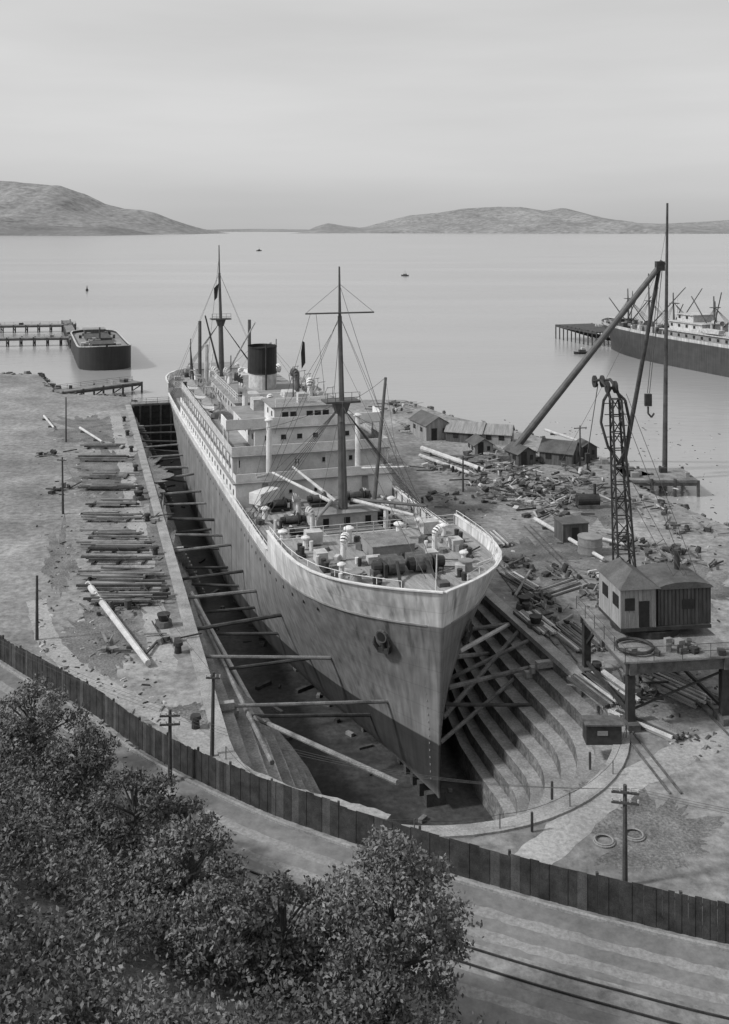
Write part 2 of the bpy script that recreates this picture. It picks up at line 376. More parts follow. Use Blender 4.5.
for sg in(-1,1):
    b.cyl((sg*1.9,7.2,z+.75),(sg*0.5,7.2,z+.75),0.7,0.7,RUST,14); b.cyl((sg*3.1,7.2,z+.75),(sg*2.4,7.2,z+.75),0.42,0.5,DARK,12)
    b.box((sg*1.2,8.6,z+.5),(1.6,1.4,1.0),RUST); b.box((sg*2.2,7.2,z+.5),(0.25,1.8,1.3),DARK)
    b.path([(sg*1.2,6.6,z+1.2),(sg*1.5,5.0,z+.3),(sg*1.8,3.6,z+.1)],0.14,DARK,6)
    for yy,xx in((4.4,3.6),(10,6.4),(14.5,7.4)):
        for o in(-.45,.45): b.cyl((sg*xx,yy+o,z-.1),(sg*xx,yy+o,z+.75),0.2,0.24,DARK,10)
        b.box((sg*xx,yy,z),(0.6,1.6,0.2),DARK)
    b.cowl(sg*4.2,12.2,z-.05,1.3,0.4,WHITE); b.mush(sg*2.4,16.8,z-.1,1.2,0.5,WHITE)
    b.mush(sg*5.4,8.4,z,.8,0.4,WHITE); b.mush(sg*6.6,16.2,z-.1,.9,.42,WHITE)
    b.cyl((sg*4.8,6.3,z),(sg*4.8,6.3,z+0.8),0.55,0.45,GREY,12); b.cyl((sg*4.8,6.3,z+.8),(sg*4.8,6.3,z+.9),0.6,0.6,GREY,12)
    b.box((sg*6.2,12.2,z+.4),(1.0,1.3,0.9),OFFW); b.box((sg*5.6,17.4,z+.5),(1.5,1.2,1.1),OFFW)
b.cyl((0,7.2,z+.75),(.5,7.2,z+.75),.5,.5,DARK,10)
b.cyl((0,0.9,z),(0,0.6,z+3.6),0.07,0.05,WHITE,6)
b.box((0,12.8,z+.5),(3.8,3.6,1.1),GREY); b.box((0,12.8,z+1.1),(3.9,3.7,0.12),WOOD)
b.box((1.5,3.2,z+.25),(0.9,.8,.5),RUST); b.box((-2,10.4,z+.3),(1.2,.7,.6),OFFW); b.box((3.2,10.2,z+.3),(.8,1.1,.7),OFFW)
for i in range(75):
    x=R(-7,7);y=R(5,19); k=random.choice([0,1,2,3,3])
    if abs(x)>hb(y,6)-1.2: continue
    if k==0: b.box((x,y,dz(y)+.25),(R(.3,.9),R(.3,.9),R(.4,.8)),random.choice([RUST,OFFW,GREY]),rz=R(0,3))
    elif k==1: b.cyl((x,y,dz(y)),(x,y,dz(y)+R(.5,1)),.15,.18,random.choice([DARK,WHITE]),8)
    elif k==2:
        for q in range(3): b.cyl((x,y,dz(y)+q*.12),(x,y,dz(y)+q*.12+.1),.5-q*.07,.5-q*.07,WOOD,10)
    else: a=R(0,3); b.beam((x,y,dz(y)+.12),(x+1.6*math.cos(a),y+1.6*math.sin(a),dz(y)+.2),.1,.1,random.choice([WOODL,DARK,WOOD]))
b.obj('forecastle_gear',ship)
b=B()
def winch(x,y,z,rz=0):
    b.box((x,y,z+.2),(2.0,1.6,.3),DARK); b.cyl((x-.8,y,z+.75),(x+.8,y,z+.75),.38,.38,RUST,12); b.cyl((x-1.3,y,z+.75),(x-.9,y,z+.75),.3,.36,DARK,10); b.cyl((x+.9,y,z+.75),(x+1.3,y,z+.75),.36,.3,DARK,10)
    b.cyl((x+.45,y,z+.75),(x+.6,y,z+.75),.65,.65,DARK,14); b.box((x-.5,y+.8,z+.6),(.4,.8,.7),RUST)
for (y0,w,l) in((23,6,3.6),(33.5,6.4,6)):
    z=dz(y0+.1); b.box((0,y0,z+.5),(w,l,1.0),GREY); 
    for k in range(int(l/0.6)): b.box((0,y0-l/2+.3+k*.6,z+1.06),(w-.2,.56,.12+R(0,.05)),random.choice([WOOD,WOODD,WOOD]))
for x in(-4.6,4.6):
    for y in(22,26.2,30.2,37): winch(x,y,dz(y+.1))
for x in(-2,2): winch(x,29.3,dz(29)+2.2)
b.box((0,28,dz(28)+1.05),(6.4,4.2,2.1),OFFW); b.box((0,28,dz(28)+2.15),(6.9,4.7,.12),GREY)
for x in(-2.2,0,2.2): b.box((x,25.88,dz(28)+1),(.6,.06,1.5),GLASS)
for x in(-7,7):
    for y in(24,33): b.mush(x,y,dz(y),1.3,.5,WHITE)
for x,y in((-3.8,25),(3.8,25),(-3.8,31.2),(3.8,31.2)): b.cowl(x,y,dz(y),2.3,.42,WHITE)
for i in range(110):
    x=R(-8.4,8.4);y=R(21,38.2); z=dz(y+.05)
    if abs(x)<3.3: continue
    k=random.choice([0,1,2,2])
    if k==0: b.box((x,y,z+.3),(R(.4,1.3),R(.3,1.1),R(.4,1)),random.choice([RUST,OFFW,GREY,WOOD]),rz=R(0,3))
    elif k==1: b.cyl((x,y,z),(x,y,z+R(.6,1.2)),.17,.17,random.choice([DARK,WHITE]),8)
    else: b.beam((x,y,z+.15),(x+R(-1,1),y+R(1,3),z+.3),.18,.16,random.choice([WOOD,WOODL,DARK]))
b.obj('foredeck_gear',ship)
b=B()
def mast(y,z0,zx,zt,lean=-0.5,yard=True,th=0.5):
    b.cyl((0,y,z0),(lean*.5,y,zx),th,th*.72,MAST,12); b.cyl((lean*.5,y-.5,zx-2),(lean,y-.5,zt-5),.3,.22,MAST,8); b.cyl((lean,y-.5,zt-5),(lean*1.1,y-.5,zt),.16,.09,MAST,6)
    b.box((lean*.5,y,zx),(3.6,2.2,.2),MAST); b.box((lean*.5,y,zx-.7),(1.0,1.0,1.1),MAST,taper=1.6)
    b.rail([(lean*.5-1.7,y-1.1,zx),(lean*.5+1.7,y-1.1,zx)],1,MAST,.8,.03,2)
    if yard: b.cyl((lean-3.6,y-.6,zt-4.7),(lean+3.6,y-.6,zt-4.7),.09,.09,MAST,6); b.wire((lean-3.6,y-.6,zt-4.7),(lean,y-.6,zt-1.8),0,.02,ROPE); b.wire((lean+3.6,y-.6,zt-4.7),(lean,y-.6,zt-1.8),0,.02,ROPE)
    for sg in(-1,1):
        for k in range(5): b.cyl((lean*.5,y,zx-.4),(sg*(hb(y,5)-.15),y-1+k*1.5,dz(y)+.8),.028,.028,ROPE,4,False)
        for k in range(2): b.cyl((lean,y-.5,zt-5),(sg*(hb(y,5)-.2),y+1+k*3,dz(y)+.8),.02,.02,ROPE,4,False)
        for k in range(10):
            f=.08+k*.07; A=Vector((lean*.5,y,zx-.4)); 
            p=A.lerp(Vector((sg*(hb(y,5)-.15),y-1,dz(y)+.8)),1-f);q=A.lerp(Vector((sg*(hb(y,5)-.15),y+5,dz(y)+.8)),1-f); b.cyl(p,q,.015,.015,ROPE,4,False)
mast(27.4,dz(28)+2,17.6,31.3)
b.wire((-.5,27,29.5),(0,.2,7.9),.3,.028,ROPE); b.wire((-.3,27,17.5),(0,3,7.6),.2,.03,ROPE)
b.wire((-.3,27.5,26),(-3,43,14),.4,.025,ROPE); b.wire((-.3,27.5,26),(3,43,14),.4,.025,ROPE)
b.wire((-.3,27.5,17.4),(-7,40,12.5),.3,.025,ROPE); b.wire((-.3,27.5,17.4),(7,40,12.5),.3,.025,ROPE); b.wire((-.3,27,22),(4,12,7.5),.2,.02,ROPE); b.wire((-.3,27,22),(-4,12,7.5),.2,.02,ROPE)
b.cyl((4.2,30.5,dz(30)+1),(6.2,32.5,19),.24,.16,MAST,8); b.cyl((3.4,30,dz(30)),(3.4,30,dz(30)+3.2),.3,.3,MAST,8)
for tip,mm in (((-5.2,37.8,8.2),WOODL),((-3.2,36.5,9.0),OFFW),((3.8,16.5,8.6),OFFW),((6.0,19,8.6),MAST),((-5.0,18.5,8.4),GREY)):
    b.cyl((tip[0]*.25,27.4,dz(28)+3),tip,.2,.13,mm,8); b.wire((-.2,27.4,17),tip,0,.02,ROPE)
b.wire((-.2,27.4,17.2),(6.2,32.5,19),.3,.025,ROPE)
b.wire((6.2,32.5,19),(7.5,30,dz(30)),0,.02,ROPE)
b.obj('foremast',ship)
b=B()
mast(109,dz(109),19,32.3,-.6,False,.55)
for x in(-5.5,5.5): b.cyl((x*.8,106,dz(104)),(x*.8,106,19),.35,.28,MAST,8); b.cyl((x,103.5,dz(103)+1),(x*1.3,97,15.5),.2,.12,MAST,6); 
b.cyl((.5,108,9),(3.4,95,19.5),.2,.13,OFFW,6); b.cyl((-.5,108,9),(-4.4,99,20.5),.2,.13,MAST,6)
b.wire((-.6,109,30),(0,129,8),.3,.03,ROPE)
b.obj('mainmast',ship)
b=B()
b.wire((-3.6,26.8,26.5),(-4.5,40,12),.1,.02,ROPE); b.wire((2.5,44,14.5),(-3.0,26.8,26.6),0.1,.02,ROPE)
fp=Vector((-3.75,29.5,23.6))
b.add([fp,fp+Vector((.25,.1,-.2)),fp+Vector((.35,.2,-2.3)),fp+Vector((-.1,0,-2.9)),fp+Vector((-.2,-.1,-1.2))],[(0,1,2,3,4)],DARK)
fp=Vector((-.7,108.3,25.5)); b.add([fp,fp+Vector((-.9,0,-.9)),fp+Vector((-.8,.2,-3.2)),fp+Vector((-.3,0,-2.6))],[(0,1,2,3)],DARK)
b.obj('signal_flag',ship)
b=B()
def house(y0,y1,w,z0,z1,m=WHITE,win=None,wz=None,side=True,slab=True,ov=.35,wd=.7,wh=.8,step=1.9):
    b.box((0,(y0+y1)/2,(z0+z1)/2),(w,y1-y0,z1-z0),m)
    if slab: b.box((0,(y0+y1)/2,z1+.06),(w+2*ov,y1-y0+2*ov,.14),GREY)
    wz=wz or (z0+z1)/2+.2
    k=int((w-1)/step)
    for i in range(k):
        x=-(k-1)*step/2+i*step
        if random.random()<.12: continue
        b.box((x,y0-.01,wz),(wd,.06,wh),GLASS); b.box((x,y0-.02,wz-wh/2-.06),(wd+.16,.1,.08),OFFW)
    if side:
        k=int((y1-y0-1)/2.4)
        for i in range(k):
            for sg in(-1,1): b.box((sg*(w/2+.005),y0+1.4+i*2.4,wz),(.06,.6,.6),GLASS)
z0=4.15
house(39,94,18.2,z0-.05,6.9,wd=.35,wh=.35,step=2.9)
house(41.5,90,16.4,6.97,9.5,wd=.4,wh=.5,step=3.2)
house(43,58,12.5,9.57,12.0,wd=.6,wh=.55,step=1.9)
house(44,50,7.5,12.07,14.2,wd=.75,wh=.7,step=.98)
house(62,86,10.5,9.57,11.8,m=OFFW,wd=.6,wh=.7)
house(58.5,61,8,9.57,11.2,m=OFFW)
for x,y,w_,l_,h_ in((-3.5,55.5,1.6,2.4,1.4),(3.2,54,1.2,1.8,1.2),(0,55.4,2.4,1.6,.9)): b.box((x,y,12.1+h_/2),(w_,l_,h_),OFFW)
for x,y,w_,l_ in((-2.6,65,2,3),(2.6,65,2,3),(0,82.5,3,3),(-3,83,1,1.6),(3,79.5,1.4,1.6)): b.box((x,y,12.3),(w_,l_,.9),OFFW,taper=.8)
b.box((0,66,9.52),(18.6,51,.14),GREY)
b.box((0,45.5,12.05),(19.0,4.2,.16),OFFW); b.box((0,43.45,12.65),(19.0,.12,1.1),WHITE)
b.box((0,41.0,10.05),(18.4,.12,1.05),WHITE); b.box((0,39.05,7.45),(18.2,.12,1.0),WHITE)
for sg in(-1,1):
    b.box((sg*9.4,45.5,12.65),(.12,4.1,1.1),WHITE)
    b.box((sg*9.2,66,10.1),(.06,50,.9),OFFW); b.box((sg*9.05,66.5,7.35),(.08,55,.75),WHITE)
    for y in np.arange(41,92,2.5): b.box((sg*9.1,y,8.2),(.14,.14,2.6),WHITE)
    for y in(44,47): b.cyl((sg*9.2,y,9.5),(sg*9.2,y,12),.1,.1,WHITE,6)
    b.box((sg*8.0,42.3,8.2),(1.9,1.4,2.4),WHITE); b.box((sg*8.0,41.58,8.5),(.8,.05,.8),GLASS)
for x in np.arange(-8.5,9,3.4): b.box((x,41.0,8.3),(.13,.13,2.5),WHITE)
b.rail([(-3.6,44,14.3),(3.6,44,14.3)],1.0,WHITE,1); b.box((0,46,14.9),(1.1,1.1,1.2),OFFW); b.cyl((0,48,14.2),(0,48,17.5),.06,.05,MAST,6)
b.rail([(-9.2,58,9.6),(-9.2,90,9.6)],1.1,WHITE,2); b.rail([(9.2,58,9.6),(9.2,90,9.6)],1.1,WHITE,2)
b.rail([(-5,62,11.9),(-5,86,11.9)],1.1,WHITE,2); b.rail([(-5,62,11.9),(5,62,11.9)],1.1,WHITE,2)
for x in(-5.8,5.8): b.beam((x,38.3,4.2),(x,39.1,7.0),.7,.1,GREY)
b.box((-6.2,37.2,5.9),(3.4,1.6,1.2),WHITE,rz=.7)
house(100,104,7,dz(102),dz(102)+2.3,m=OFFW)
house(116,124,8,dz(118),dz(118)+2.4,m=WHITE)
b.obj('superstructure',ship)
b=B()
def oval(z,k=1): return [(.6+2.0*k*math.cos(t),74+2.6*k*math.sin(t),z) for t in [2*math.pi*i/24 for i in range(24)]]
def ovl(za,zb_,ka,kb,m):
    b.add(oval(za,ka)+oval(zb_,kb),[(i,(i+1)%24,24+(i+1)%24,24+i) for i in range(24)],m)
ovl(11.5,14.2,1,1,OFFW); ovl(14.2,18,1.0,1.0,BLACK); ovl(14.1,14.3,1.04,1.04,DARK); ovl(17.85,18.05,1.05,1.05,BLACK)
b.add(oval(17.6,.98),[tuple(range(24))],BLACK)
b.cyl((.6,71.2,11.5),(.6,71.2,18.6),.13,.13,DARK,6)
for sg in(-1,1):
    b.wire((.6+sg*1.6,73,17.5),(sg*8.5,66,9.6),.1,.02,ROPE); b.wire((.6+sg*1.6,75,17.5),(sg*8.5,82,9.6),.1,.02,ROPE)
b.obj('funnel',ship)
b=B()
for x,y,h,m_ in((-4.4,60,4.0,WHITE),(4.4,60,4.2,WHITE),(-3.8,67,4.4,RUST),(4.2,67,4.6,RUST),(-3.4,79,3.4,WHITE),(3.4,79,3.6,WHITE),(-4.5,84,3,WHITE),(4.5,84,3,WHITE)):
    b.cowl(x,y,9.6,h,.6,m_)
for x in(-5.2,5.2):
    b.cyl((x,91.5,6.9),(x,91.5,16.5),.4,.32,OFFW,8); b.cyl((x,91.5,8),(x*.6,99,14.5),.18,.12,OFFW,6)
    b.cyl((x*1.0,39.9,7),(x*1.0,39.9,13.6),.33,.28,WHITE,8); b.mush(x*1.0,39.9,13.4,.2,.5,WHITE)
    b.cyl((x*1.0,39.9,7.5),(x*1.6,31,9.5),.16,.12,OFFW,6); b.wire((x*1.0,39.9,13.4),(x*1.6,31,9.5),0,.02,ROPE)
for x in(-2.6,2.6): b.cowl(x,52.5,12.1,1.4,.42,WHITE); b.mush(x,56,12.1,1.1,.45,WHITE)
for x,y,zt in((-7.2,96,17),(7.2,96,16.5),(2.2,60.5,15.5),(-1.8,88,15)): b.cyl((x,y,7),(x,y,zt),.14,.08,MAST,6)
b.obj('ventilators',ship)
b=B()
for sg in(-1,1):
    for y in(62,70.5,79):
        c=Vector((sg*8.2,y+3.6,11.4)); vs=[];n=11
        for i in range(n):
            t=-1+2*i/(n-1); w=1.15*(1-abs(t)**2.6); hz=.25*t*t
            for a in range(7):
                q=math.pi*a/6; vs.append((c.x-w*math.cos(q),c.y+t*3.6,c.z+hz-(.95)*math.sin(q)*(1-.35*t*t)))
        fs=[(i*7+a,i*7+a+1,(i+1)*7+a+1,(i+1)*7+a) for i in range(n-1) for a in range(6)]
        b.add(vs,fs,WHITE)
        b.add([(c.x+dx*1.02*(1-abs(t)**2.6),c.y+t*3.55,c.z+.25*t*t+.03+(.25 if dx==0 else 0)) for t in [-1+2*i/10 for i in range(11)] for dx in(-1.1,0,1.1)],[(i*3+a,i*3+a+1,i*3+a+4,i*3+a+3) for i in range(10) for a in range(2)],GREY)
        for o in(-2.5,2.5):
            b.path([(sg*7.4,c.y+o,9.6),(sg*7.0,c.y+o,12),(sg*7.6,c.y+o,13.2),(sg*8.6,c.y+o,13.3)],.09,OFFW,6); b.cyl((sg*8.4,c.y+o,13.3),(sg*8.3,c.y+o,11.6),.03,.03,ROPE,4)
        b.box((sg*8.2,c.y,10.1),(.5,4.5,.5),OFFW)
b.obj('lifeboats',ship,smooth=False)
b=B()
b.box((0,97,dz(97)+.5),(6,4.5,1),GREY)
b.box((0,110,dz(109)+.5),(3,2,1),RUST)
for i in range(40):
    x=R(-7,7);y=R(95,126); b.box((x,y,dz(y)+.4),(R(.5,1.5),R(.5,1.5),R(.6,1.4)),random.choice([RUST,OFFW,WHITE,DARK]))
for x in(-4,4):
    for y in(98,114,119): b.cowl(x,y,dz(y),2,.45,WHITE)
b.rail([(sg*1.0*hb(s,6),s,top(s)) for sg,s in((-1,113),(-1,118),(-1,123),(-1,127),(-1,129.5))],.6,WHITE,2)
b.obj('aft_gear',ship)
b=B()
for s in np.arange(1,122,1.6):
    p=MS@Vector((0,s,-8.55)); b.box(p,(1.6,.6,1.05),WOODD,rz=AS)
b.obj('keel_blocks',dock)
b=B()
def shore(s,sg,zh,zw,r=.2,ds=0,m=WOOD):
    p=MS@Vector((sg*hb(s,zh),s,zh)); q,t=todock(p)
    e=D(q+ds,sg*(HW if zw>-1.1 else HW-.6*(int(-zw)))*1.0,zw); b.cyl(p,e,r,r*.9,m,7)
for s in np.arange(20,122,6.8): shore(s+R(-1,1),-1,R(-1.2,-.2),R(-.9,-.4),R(.15,.2),R(-.9,.9),random.choice([WOOD,WOOD,WOODD]))
for s in np.arange(16,118,6.8): shore(s,-1,R(-3.8,-3.0),-3.0,.15,R(-1,1),WOODD)
for s in np.arange(12,60,6.8): shore(s,1,-.7,-.6,.2)
shore(4.2,1,0.6,-3.1,.2,8,WOOD); shore(3.2,1,-3.6,-.6,.2,7,WOOD); shore(3.0,1,-1.2,-1.6,.2,2.5,WOOD); shore(6,1,.2,-.6,.2,6.0,WOODL); shore(2.2,1,-5,-2.1,.17,4,WOOD); shore(8,1,-3,-.5,.18,0,WOOD)
shore(3,1,-2.5,-3.1,.15,-1,WOODD)
shore(5,-1,-2.6,-.5,.15,-1.5,WOOD); shore(11,-1,-1.2,-.5,.16,1.6,WOOD); shore(8,-1,-5,-2.1,.15,-3,WOODD)
b.cyl(D(-12,-4,-.3),D(6,-11.5,-3.0),.18,.18,WOOD); b.cyl(D(-6,-11,-1.1),D(24,-12.4,-2.1),.18,.18,WOOD)
b.cyl(D(30,-12.6,-2.0),D(4,-9,-5.0),.2,.2,WOODL)
b.obj('timber_shores',dock)
b=B()
for i in range(160):
    s=R(-14,122);t=R(-9.5,9.5)
    if s<SC and (s-SC)**2+t*t>36: continue
    k=R(.15,.4); b.box(D(s,t,-9+k*.4),(k*R(1,6),k,k*.8),random.choice([WOODD,WOOD,RUST,GREY]),rz=R(0,3))
b.obj('floor_litter',dock)
b=B()
for s in np.arange(-2,128,13):
    for sg in(-1,1):
        p=D(s,sg*(HW+1.9)); b.cyl(p,p+Vector((0,0,.7)),.3,.25,DARK,10); b.cyl(p+Vector((0,0,.65)),p+Vector((0,0,.9)),.42,.36,DARK,10)
for s,t in((12,HW+2.2),(30,HW+2.2),(7.5,HW+1.2),(60,-HW-2.4),(17,-HW-2.6)):
    p=D(s,t); b.cyl(p,p+Vector((0,0,.5)),.8,.7,RUST,14); b.cyl(p+Vector((0,0,.5)),p+Vector((0,0,1.1)),.4,.6,DARK,14)
hp=[]
for a in range(9):
    t=math.pi*(a+.5)/9; c=D(SC-(HW+.7)*math.sin(t),-(HW+.7)*math.cos(t)); b.cyl(c,c+Vector((0,0,1.0)),.035,.035,RUST,6); hp.append(c+Vector((0,0,.95)))
for p,q in zip(hp[:-1],hp[1:]): b.wire(p,q,.25,.015,DARK,6)
b.obj('bollards',dock)
# ---------------------------------------------------------------- yards
fpts=spline([P(*p) for p in((-60,620),(20,672),(90,712),(150,755),(250,805),(330,835),(420,864),(520,893),(620,919),(760,950),(1000,985))],10)
def dense(pts,d=.5):
    o=[]
    for a,c in zip(pts[:-1],pts[1:]):
        k=max(1,int((c-a).length/d)); o+= [a.lerp(c,j/k) for j in range(k)]
    o.append(pts[-1]); return o
ribbon('path',dense(spline([P(*p) for p in((36,600),(48,640),(80,672),(130,700),(180,728),(225,765),(280,792),(330,806),(385,822))],8)),.9,.9,.008,GRAVEL,.12)
ribbon('path',dense(spline([P(*p) for p in((500,880),(545,850),(600,800),(660,765),(720,740),(800,730))],8)),1.1,1.1,.008,GRAVEL,.14)
ribbon('path',dense(spline([D(s,-HW-3.2) for s in(125,100,80,60,40,22,8)],6),.8),1.0,1.0,.008,GRAVEL,.16)
def patch(name,u,v,ru,rv,m,z=.004):
    c=[]; 
    for i in range(220):
        a=2*math.pi*i/220; k=1+.55*noise.fractal(Vector((math.cos(a)*2.2+u,math.sin(a)*2.2+v,0)),.6,2,7)
        q=P(u+ru*k*math.cos(a),v+rv*k*math.sin(a)); c.append((q.x,q.y))
    polysheet(name,c,z,m).obj(name)
patch('grass',100,640,38,30,GRASS); patch('grass',655,835,54,40,GRASS); patch('grass',590,795,22,12,GRASS)
patch('grass',185,715,40,10,GRASS,.006); patch('grass',90,430,36,14,GRASS); patch('grass',60,560,14,30,GRASS)
SOOT=mat('soot_stained_ground',0.07,0.19,0.3,0.95,bump=.4,bscale=3,fine=.4,detail=9)
for a in((540,560,44,22),(600,510,40,16),(640,690,60,26),(470,500,30,14),(160,560,12,60),(500,460,40,12),(690,590,40,24),(120,480,45,26)): patch('soot_stain',*a,SOOT,.005)
def off(pts,d):
    o=[];n=len(pts)
    for i,p in enumerate(pts):
        t=(pts[min(i+1,n-1)]-pts[max(i-1,0)]).normalized(); o.append(p+Vector((t.y,-t.x,0))*d)
    return o
ribbon('road',off(fpts,4.6),4.2,5.5,.012,ROAD,0)
RUT=mat('worn_road',0.19,0.27,0.3,0.9,detail=9,fine=.25)
ribbon('road',dense(off(fpts,2.2),.6),.35,.35,.016,RUT,.09); ribbon('road',dense(off(fpts,3.8),.6),.35,.35,.016,RUT,.09); ribbon('road',dense(off(fpts,7.6),.6),.3,.3,.016,RUT,.09)
b=B(); kp=off(fpts,.5)
for i in range(len(kp)-1):
    b.beam(kp[i]+Vector((0,0,.03)),kp[i+1]+Vector((0,0,.03)),.18,.24,COPE)
b.obj('kerb')
tr=empty('railway_track'); b=B()
for o in(5.0,6.07):
    q=off(fpts,o)
    for i in range(len(q)-1): b.beam(q[i]+Vector((0,0,.06)),q[i+1]+Vector((0,0,.06)),.07,.1,DARK)
b.obj('rails',tr); 
q1=off(fpts,5.53); ribbon('track_bed',q1,.95,.95,.02,GROUND).parent=tr
b=B(); dens=[]
for i in range(len(fpts)-1):
    a=fpts[i];c=fpts[i+1];k=max(1,int((c-a).length/.3)); 
    for j in range(k): dens.append(a.lerp(c,j/k))
FT=mat('fence_boards',0.02,0.06,1.2,0.9,fine=.35); FT2=mat('fence_boards_faded',0.05,0.1,1.2,0.9,fine=.35)
hh=2.0
for i in range(len(dens)-1):
    if i%9==0: hh=1.95+R(-.1,.1); b.box(dens[i]+Vector((0,.12,1.0)),(.14,.14,2.1),WOODD)
    a=dens[i];c=dens[i+1]; o=Vector((0,.03*(i%2),0)); h2=hh+R(-.04,.04); b.beam(a+o+Vector((0,0,h2/2)),c+o+Vector((0,0,h2/2)),.03,h2,FT2 if random.random()<.12 else FT)
for z in(.5,1.6):
    for i in range(0,len(dens)-4,4): b.beam(dens[i]+Vector((0,.13,z)),dens[i+4]+Vector((0,.13,z)),.08,.1,WOODD)
b.obj('fence')
for (v,u0,u1,n) in((448,82,130,5),(460,80,132,6),(477,84,134,6),(489,80,137,5),(505,86,136,6),(519,84,138,7),(536,82,148,6),(549,80,152,7),(562,84,155,5),(577,80,158,8),(588,84,160,5),(601,88,164,7)):
    a=P(u0,v);c=P(u1,v); b=B()
    for x in(.15,.5,.85):
        p=a.lerp(c,x); b.box((p.x,p.y,.12),(.25,n*.4,.22),WOODD)
    for lay in range(2):
        for i in range(n-lay):
            s0=R(-.6,2.2);s1=R(-2.6,.8); yy=a.y+(i-n/2)*.4+R(-.08,.08)
            if random.random()<.25: continue
            b.beam((a.x+s0,yy,.36+lay*.24),(c.x+s1,yy+R(-.35,.35),.36+lay*.24),.26,.2,random.choice([WOOD,WOODD,WOOD,GREY]))
    b.obj('timber_pile')
def spar(u0,v0,u1,v1,r,m,name='timber_spar',z=.4):
    b=B(); a=P(u0,v0);c=P(u1,v1); a.z=z;c.z=z; b.cyl(a,c,r,r*.8,m,8)
    for t in(.2,.8):
        q=a.lerp(c,t); b.box((q.x,q.y,z/2-.05),(1.2,.3,z-.1),WOODD)
    b.obj(name)
spar(88,588,148,668,.32,WOODL); spar(80,430,102,444,.22,WOODL); spar(44,418,54,430,.2,WOODL); spar(535,522,604,563,.25,WOODL); spar(422,452,484,474,.4,WOODL,z=.6); spar(420,458,470,476,.3,OFFW); spar(575,535,625,548,.2,WOODL)
spar(515,600,530,575,.15,WOOD);spar(545,432,592,448,.25,OFFW)
def heap(name,u,v,r,n,ms,smax=1.2,h=1.0):
    c=P(u,v); b=B()
    for i in range(n):
        a=R(0,6.28);q=r*math.sqrt(random.random()); x=c.x+q*math.cos(a);y=c.y+q*1.4*math.sin(a); zz=h*(1-q/r)*random.random()
        k=random.random(); m=random.choice(ms)
        if k<.32: b.box((x,y,zz+.15),(R(.2,smax),R(.2,smax),R(.15,.5)),m,M=Matrix.Rotation(R(0,3),4,'Z')@Matrix.Rotation(R(-.4,.4),4,'X'))
        elif k<.9: a2=R(0,6.28);l=R(.8,smax*3.4); b.beam((x,y,zz+.15),(x+l*math.cos(a2),y+l*math.sin(a2),zz+R(.1,.5)),R(.07,.2),R(.07,.18),m)
        else: b.cyl((x,y,zz),(x+R(-.3,.3),y,zz+R(.3,.8)),R(.15,.4),R(.15,.4),m,10)
    b.obj(name)
mx=[RUST,WOOD,WOODD,GREY,OFFW,DARK]
mx2=[RUST,WOOD,WOODD,GREY,DARK,DARK]
for a in((520,492,7,110),(545,505,5,70),(505,478,6,80),(480,462,5,60),(565,492,5,50),(418,430,4,30),(560,460,5,30),(395,408,5,30),(575,478,4,30),(440,470,3,22),(640,505,4,28)): heap('scrap_heap',*a,mx,1.0,1.1)
for a in((115,607,2.2,16),(545,603,1.6,14),(565,622,2,14),(515,568,2,14),(50,455,2,10),(150,520,1.5,8),(660,560,3,30),(600,600,2.5,24),(690,560,3,30),(640,690,1.5,14),(105,650,.8,6),(170,640,1,7),(60,490,1.6,9),(440,500,3,15),(635,545,2.4,22),(560,575,2,14),(690,530,3,20)): heap('dockside_gear',*a,mx2,.9,.5)
def deals(u,v,n,ang,l=5,nl=2):
    c=P(u,v); b=B(); dx=Vector((math.sin(ang),math.cos(ang),0)); nx_=Vector((dx.y,-dx.x,0))
    for lay in range(nl):
        for i in range(n-lay):
            p=c+nx_*((i-n/2)*.26)+dx*R(-.4,.4); b.beam(p-dx*l/2+Vector((0,0,.15+lay*.2)),p+dx*l/2+Vector((R(-.2,.2),0,.15+lay*.2)),.2,.17,random.choice([WOOD,WOODD,GREY,WOODL,WOOD]))
    b.obj('timber_pile')
for a in((605,690,14,-.35),(580,640,12,-.3),(680,690,12,-.6),(540,625,9,-.3),(660,640,10,-.5),(690,640,8,-.2),(525,585,7,-.4),(560,590,8,.9),(650,725,7,-.7),(500,540,8,-.2),(615,575,9,1.1)): deals(*a)
b=B()
for i in range(1700):
    u=R(36,165) if random.random()<.35 else R(440,720); v=R(420,760)
    p=P(u,v); s,t=todock(p)
    if abs(t)<HW+1.2 and s>-19: continue
    k=R(.04,.16); b.box((p.x,p.y,k*.4),(k*R(1,6),k*R(.6,2),k*.7),random.choice(mx),rz=R(0,3),taper=.7)
b.obj('yard_litter')
b=B()
for u,v in((552,800),(532,832),(590,770)):
    p=P(u,v); b.box(p+Vector((0,0,.6)),(.14,.14,1.1),WOODD)
b.obj('fence_post')
b=B()
for u,v in((604,842),(634,836)):
    p=P(u,v); 
    for i in range(16):
        a=2*math.pi*i/16;c=2*math.pi*(i+1)/16; 
        for rr,zz in((.6,.06),(.52,.13)): b.cyl(p+Vector((rr*math.cos(a),rr*math.sin(a),zz)),p+Vector((rr*math.cos(c),rr*math.sin(c),zz)),.05,.05,GREY,5)
b.obj('rope_coil')
b=B(); p=P(602,742); b.box(p+Vector((0,0,.75)),(2.4,1.2,1.3),DARK); b.box(p+Vector((-.1,-.62,.9)),(.7,.04,.3),GREY); b.box(p+Vector((0,0,1.45)),(2.6,1.4,.1),RUST); b.obj('equipment_locker')
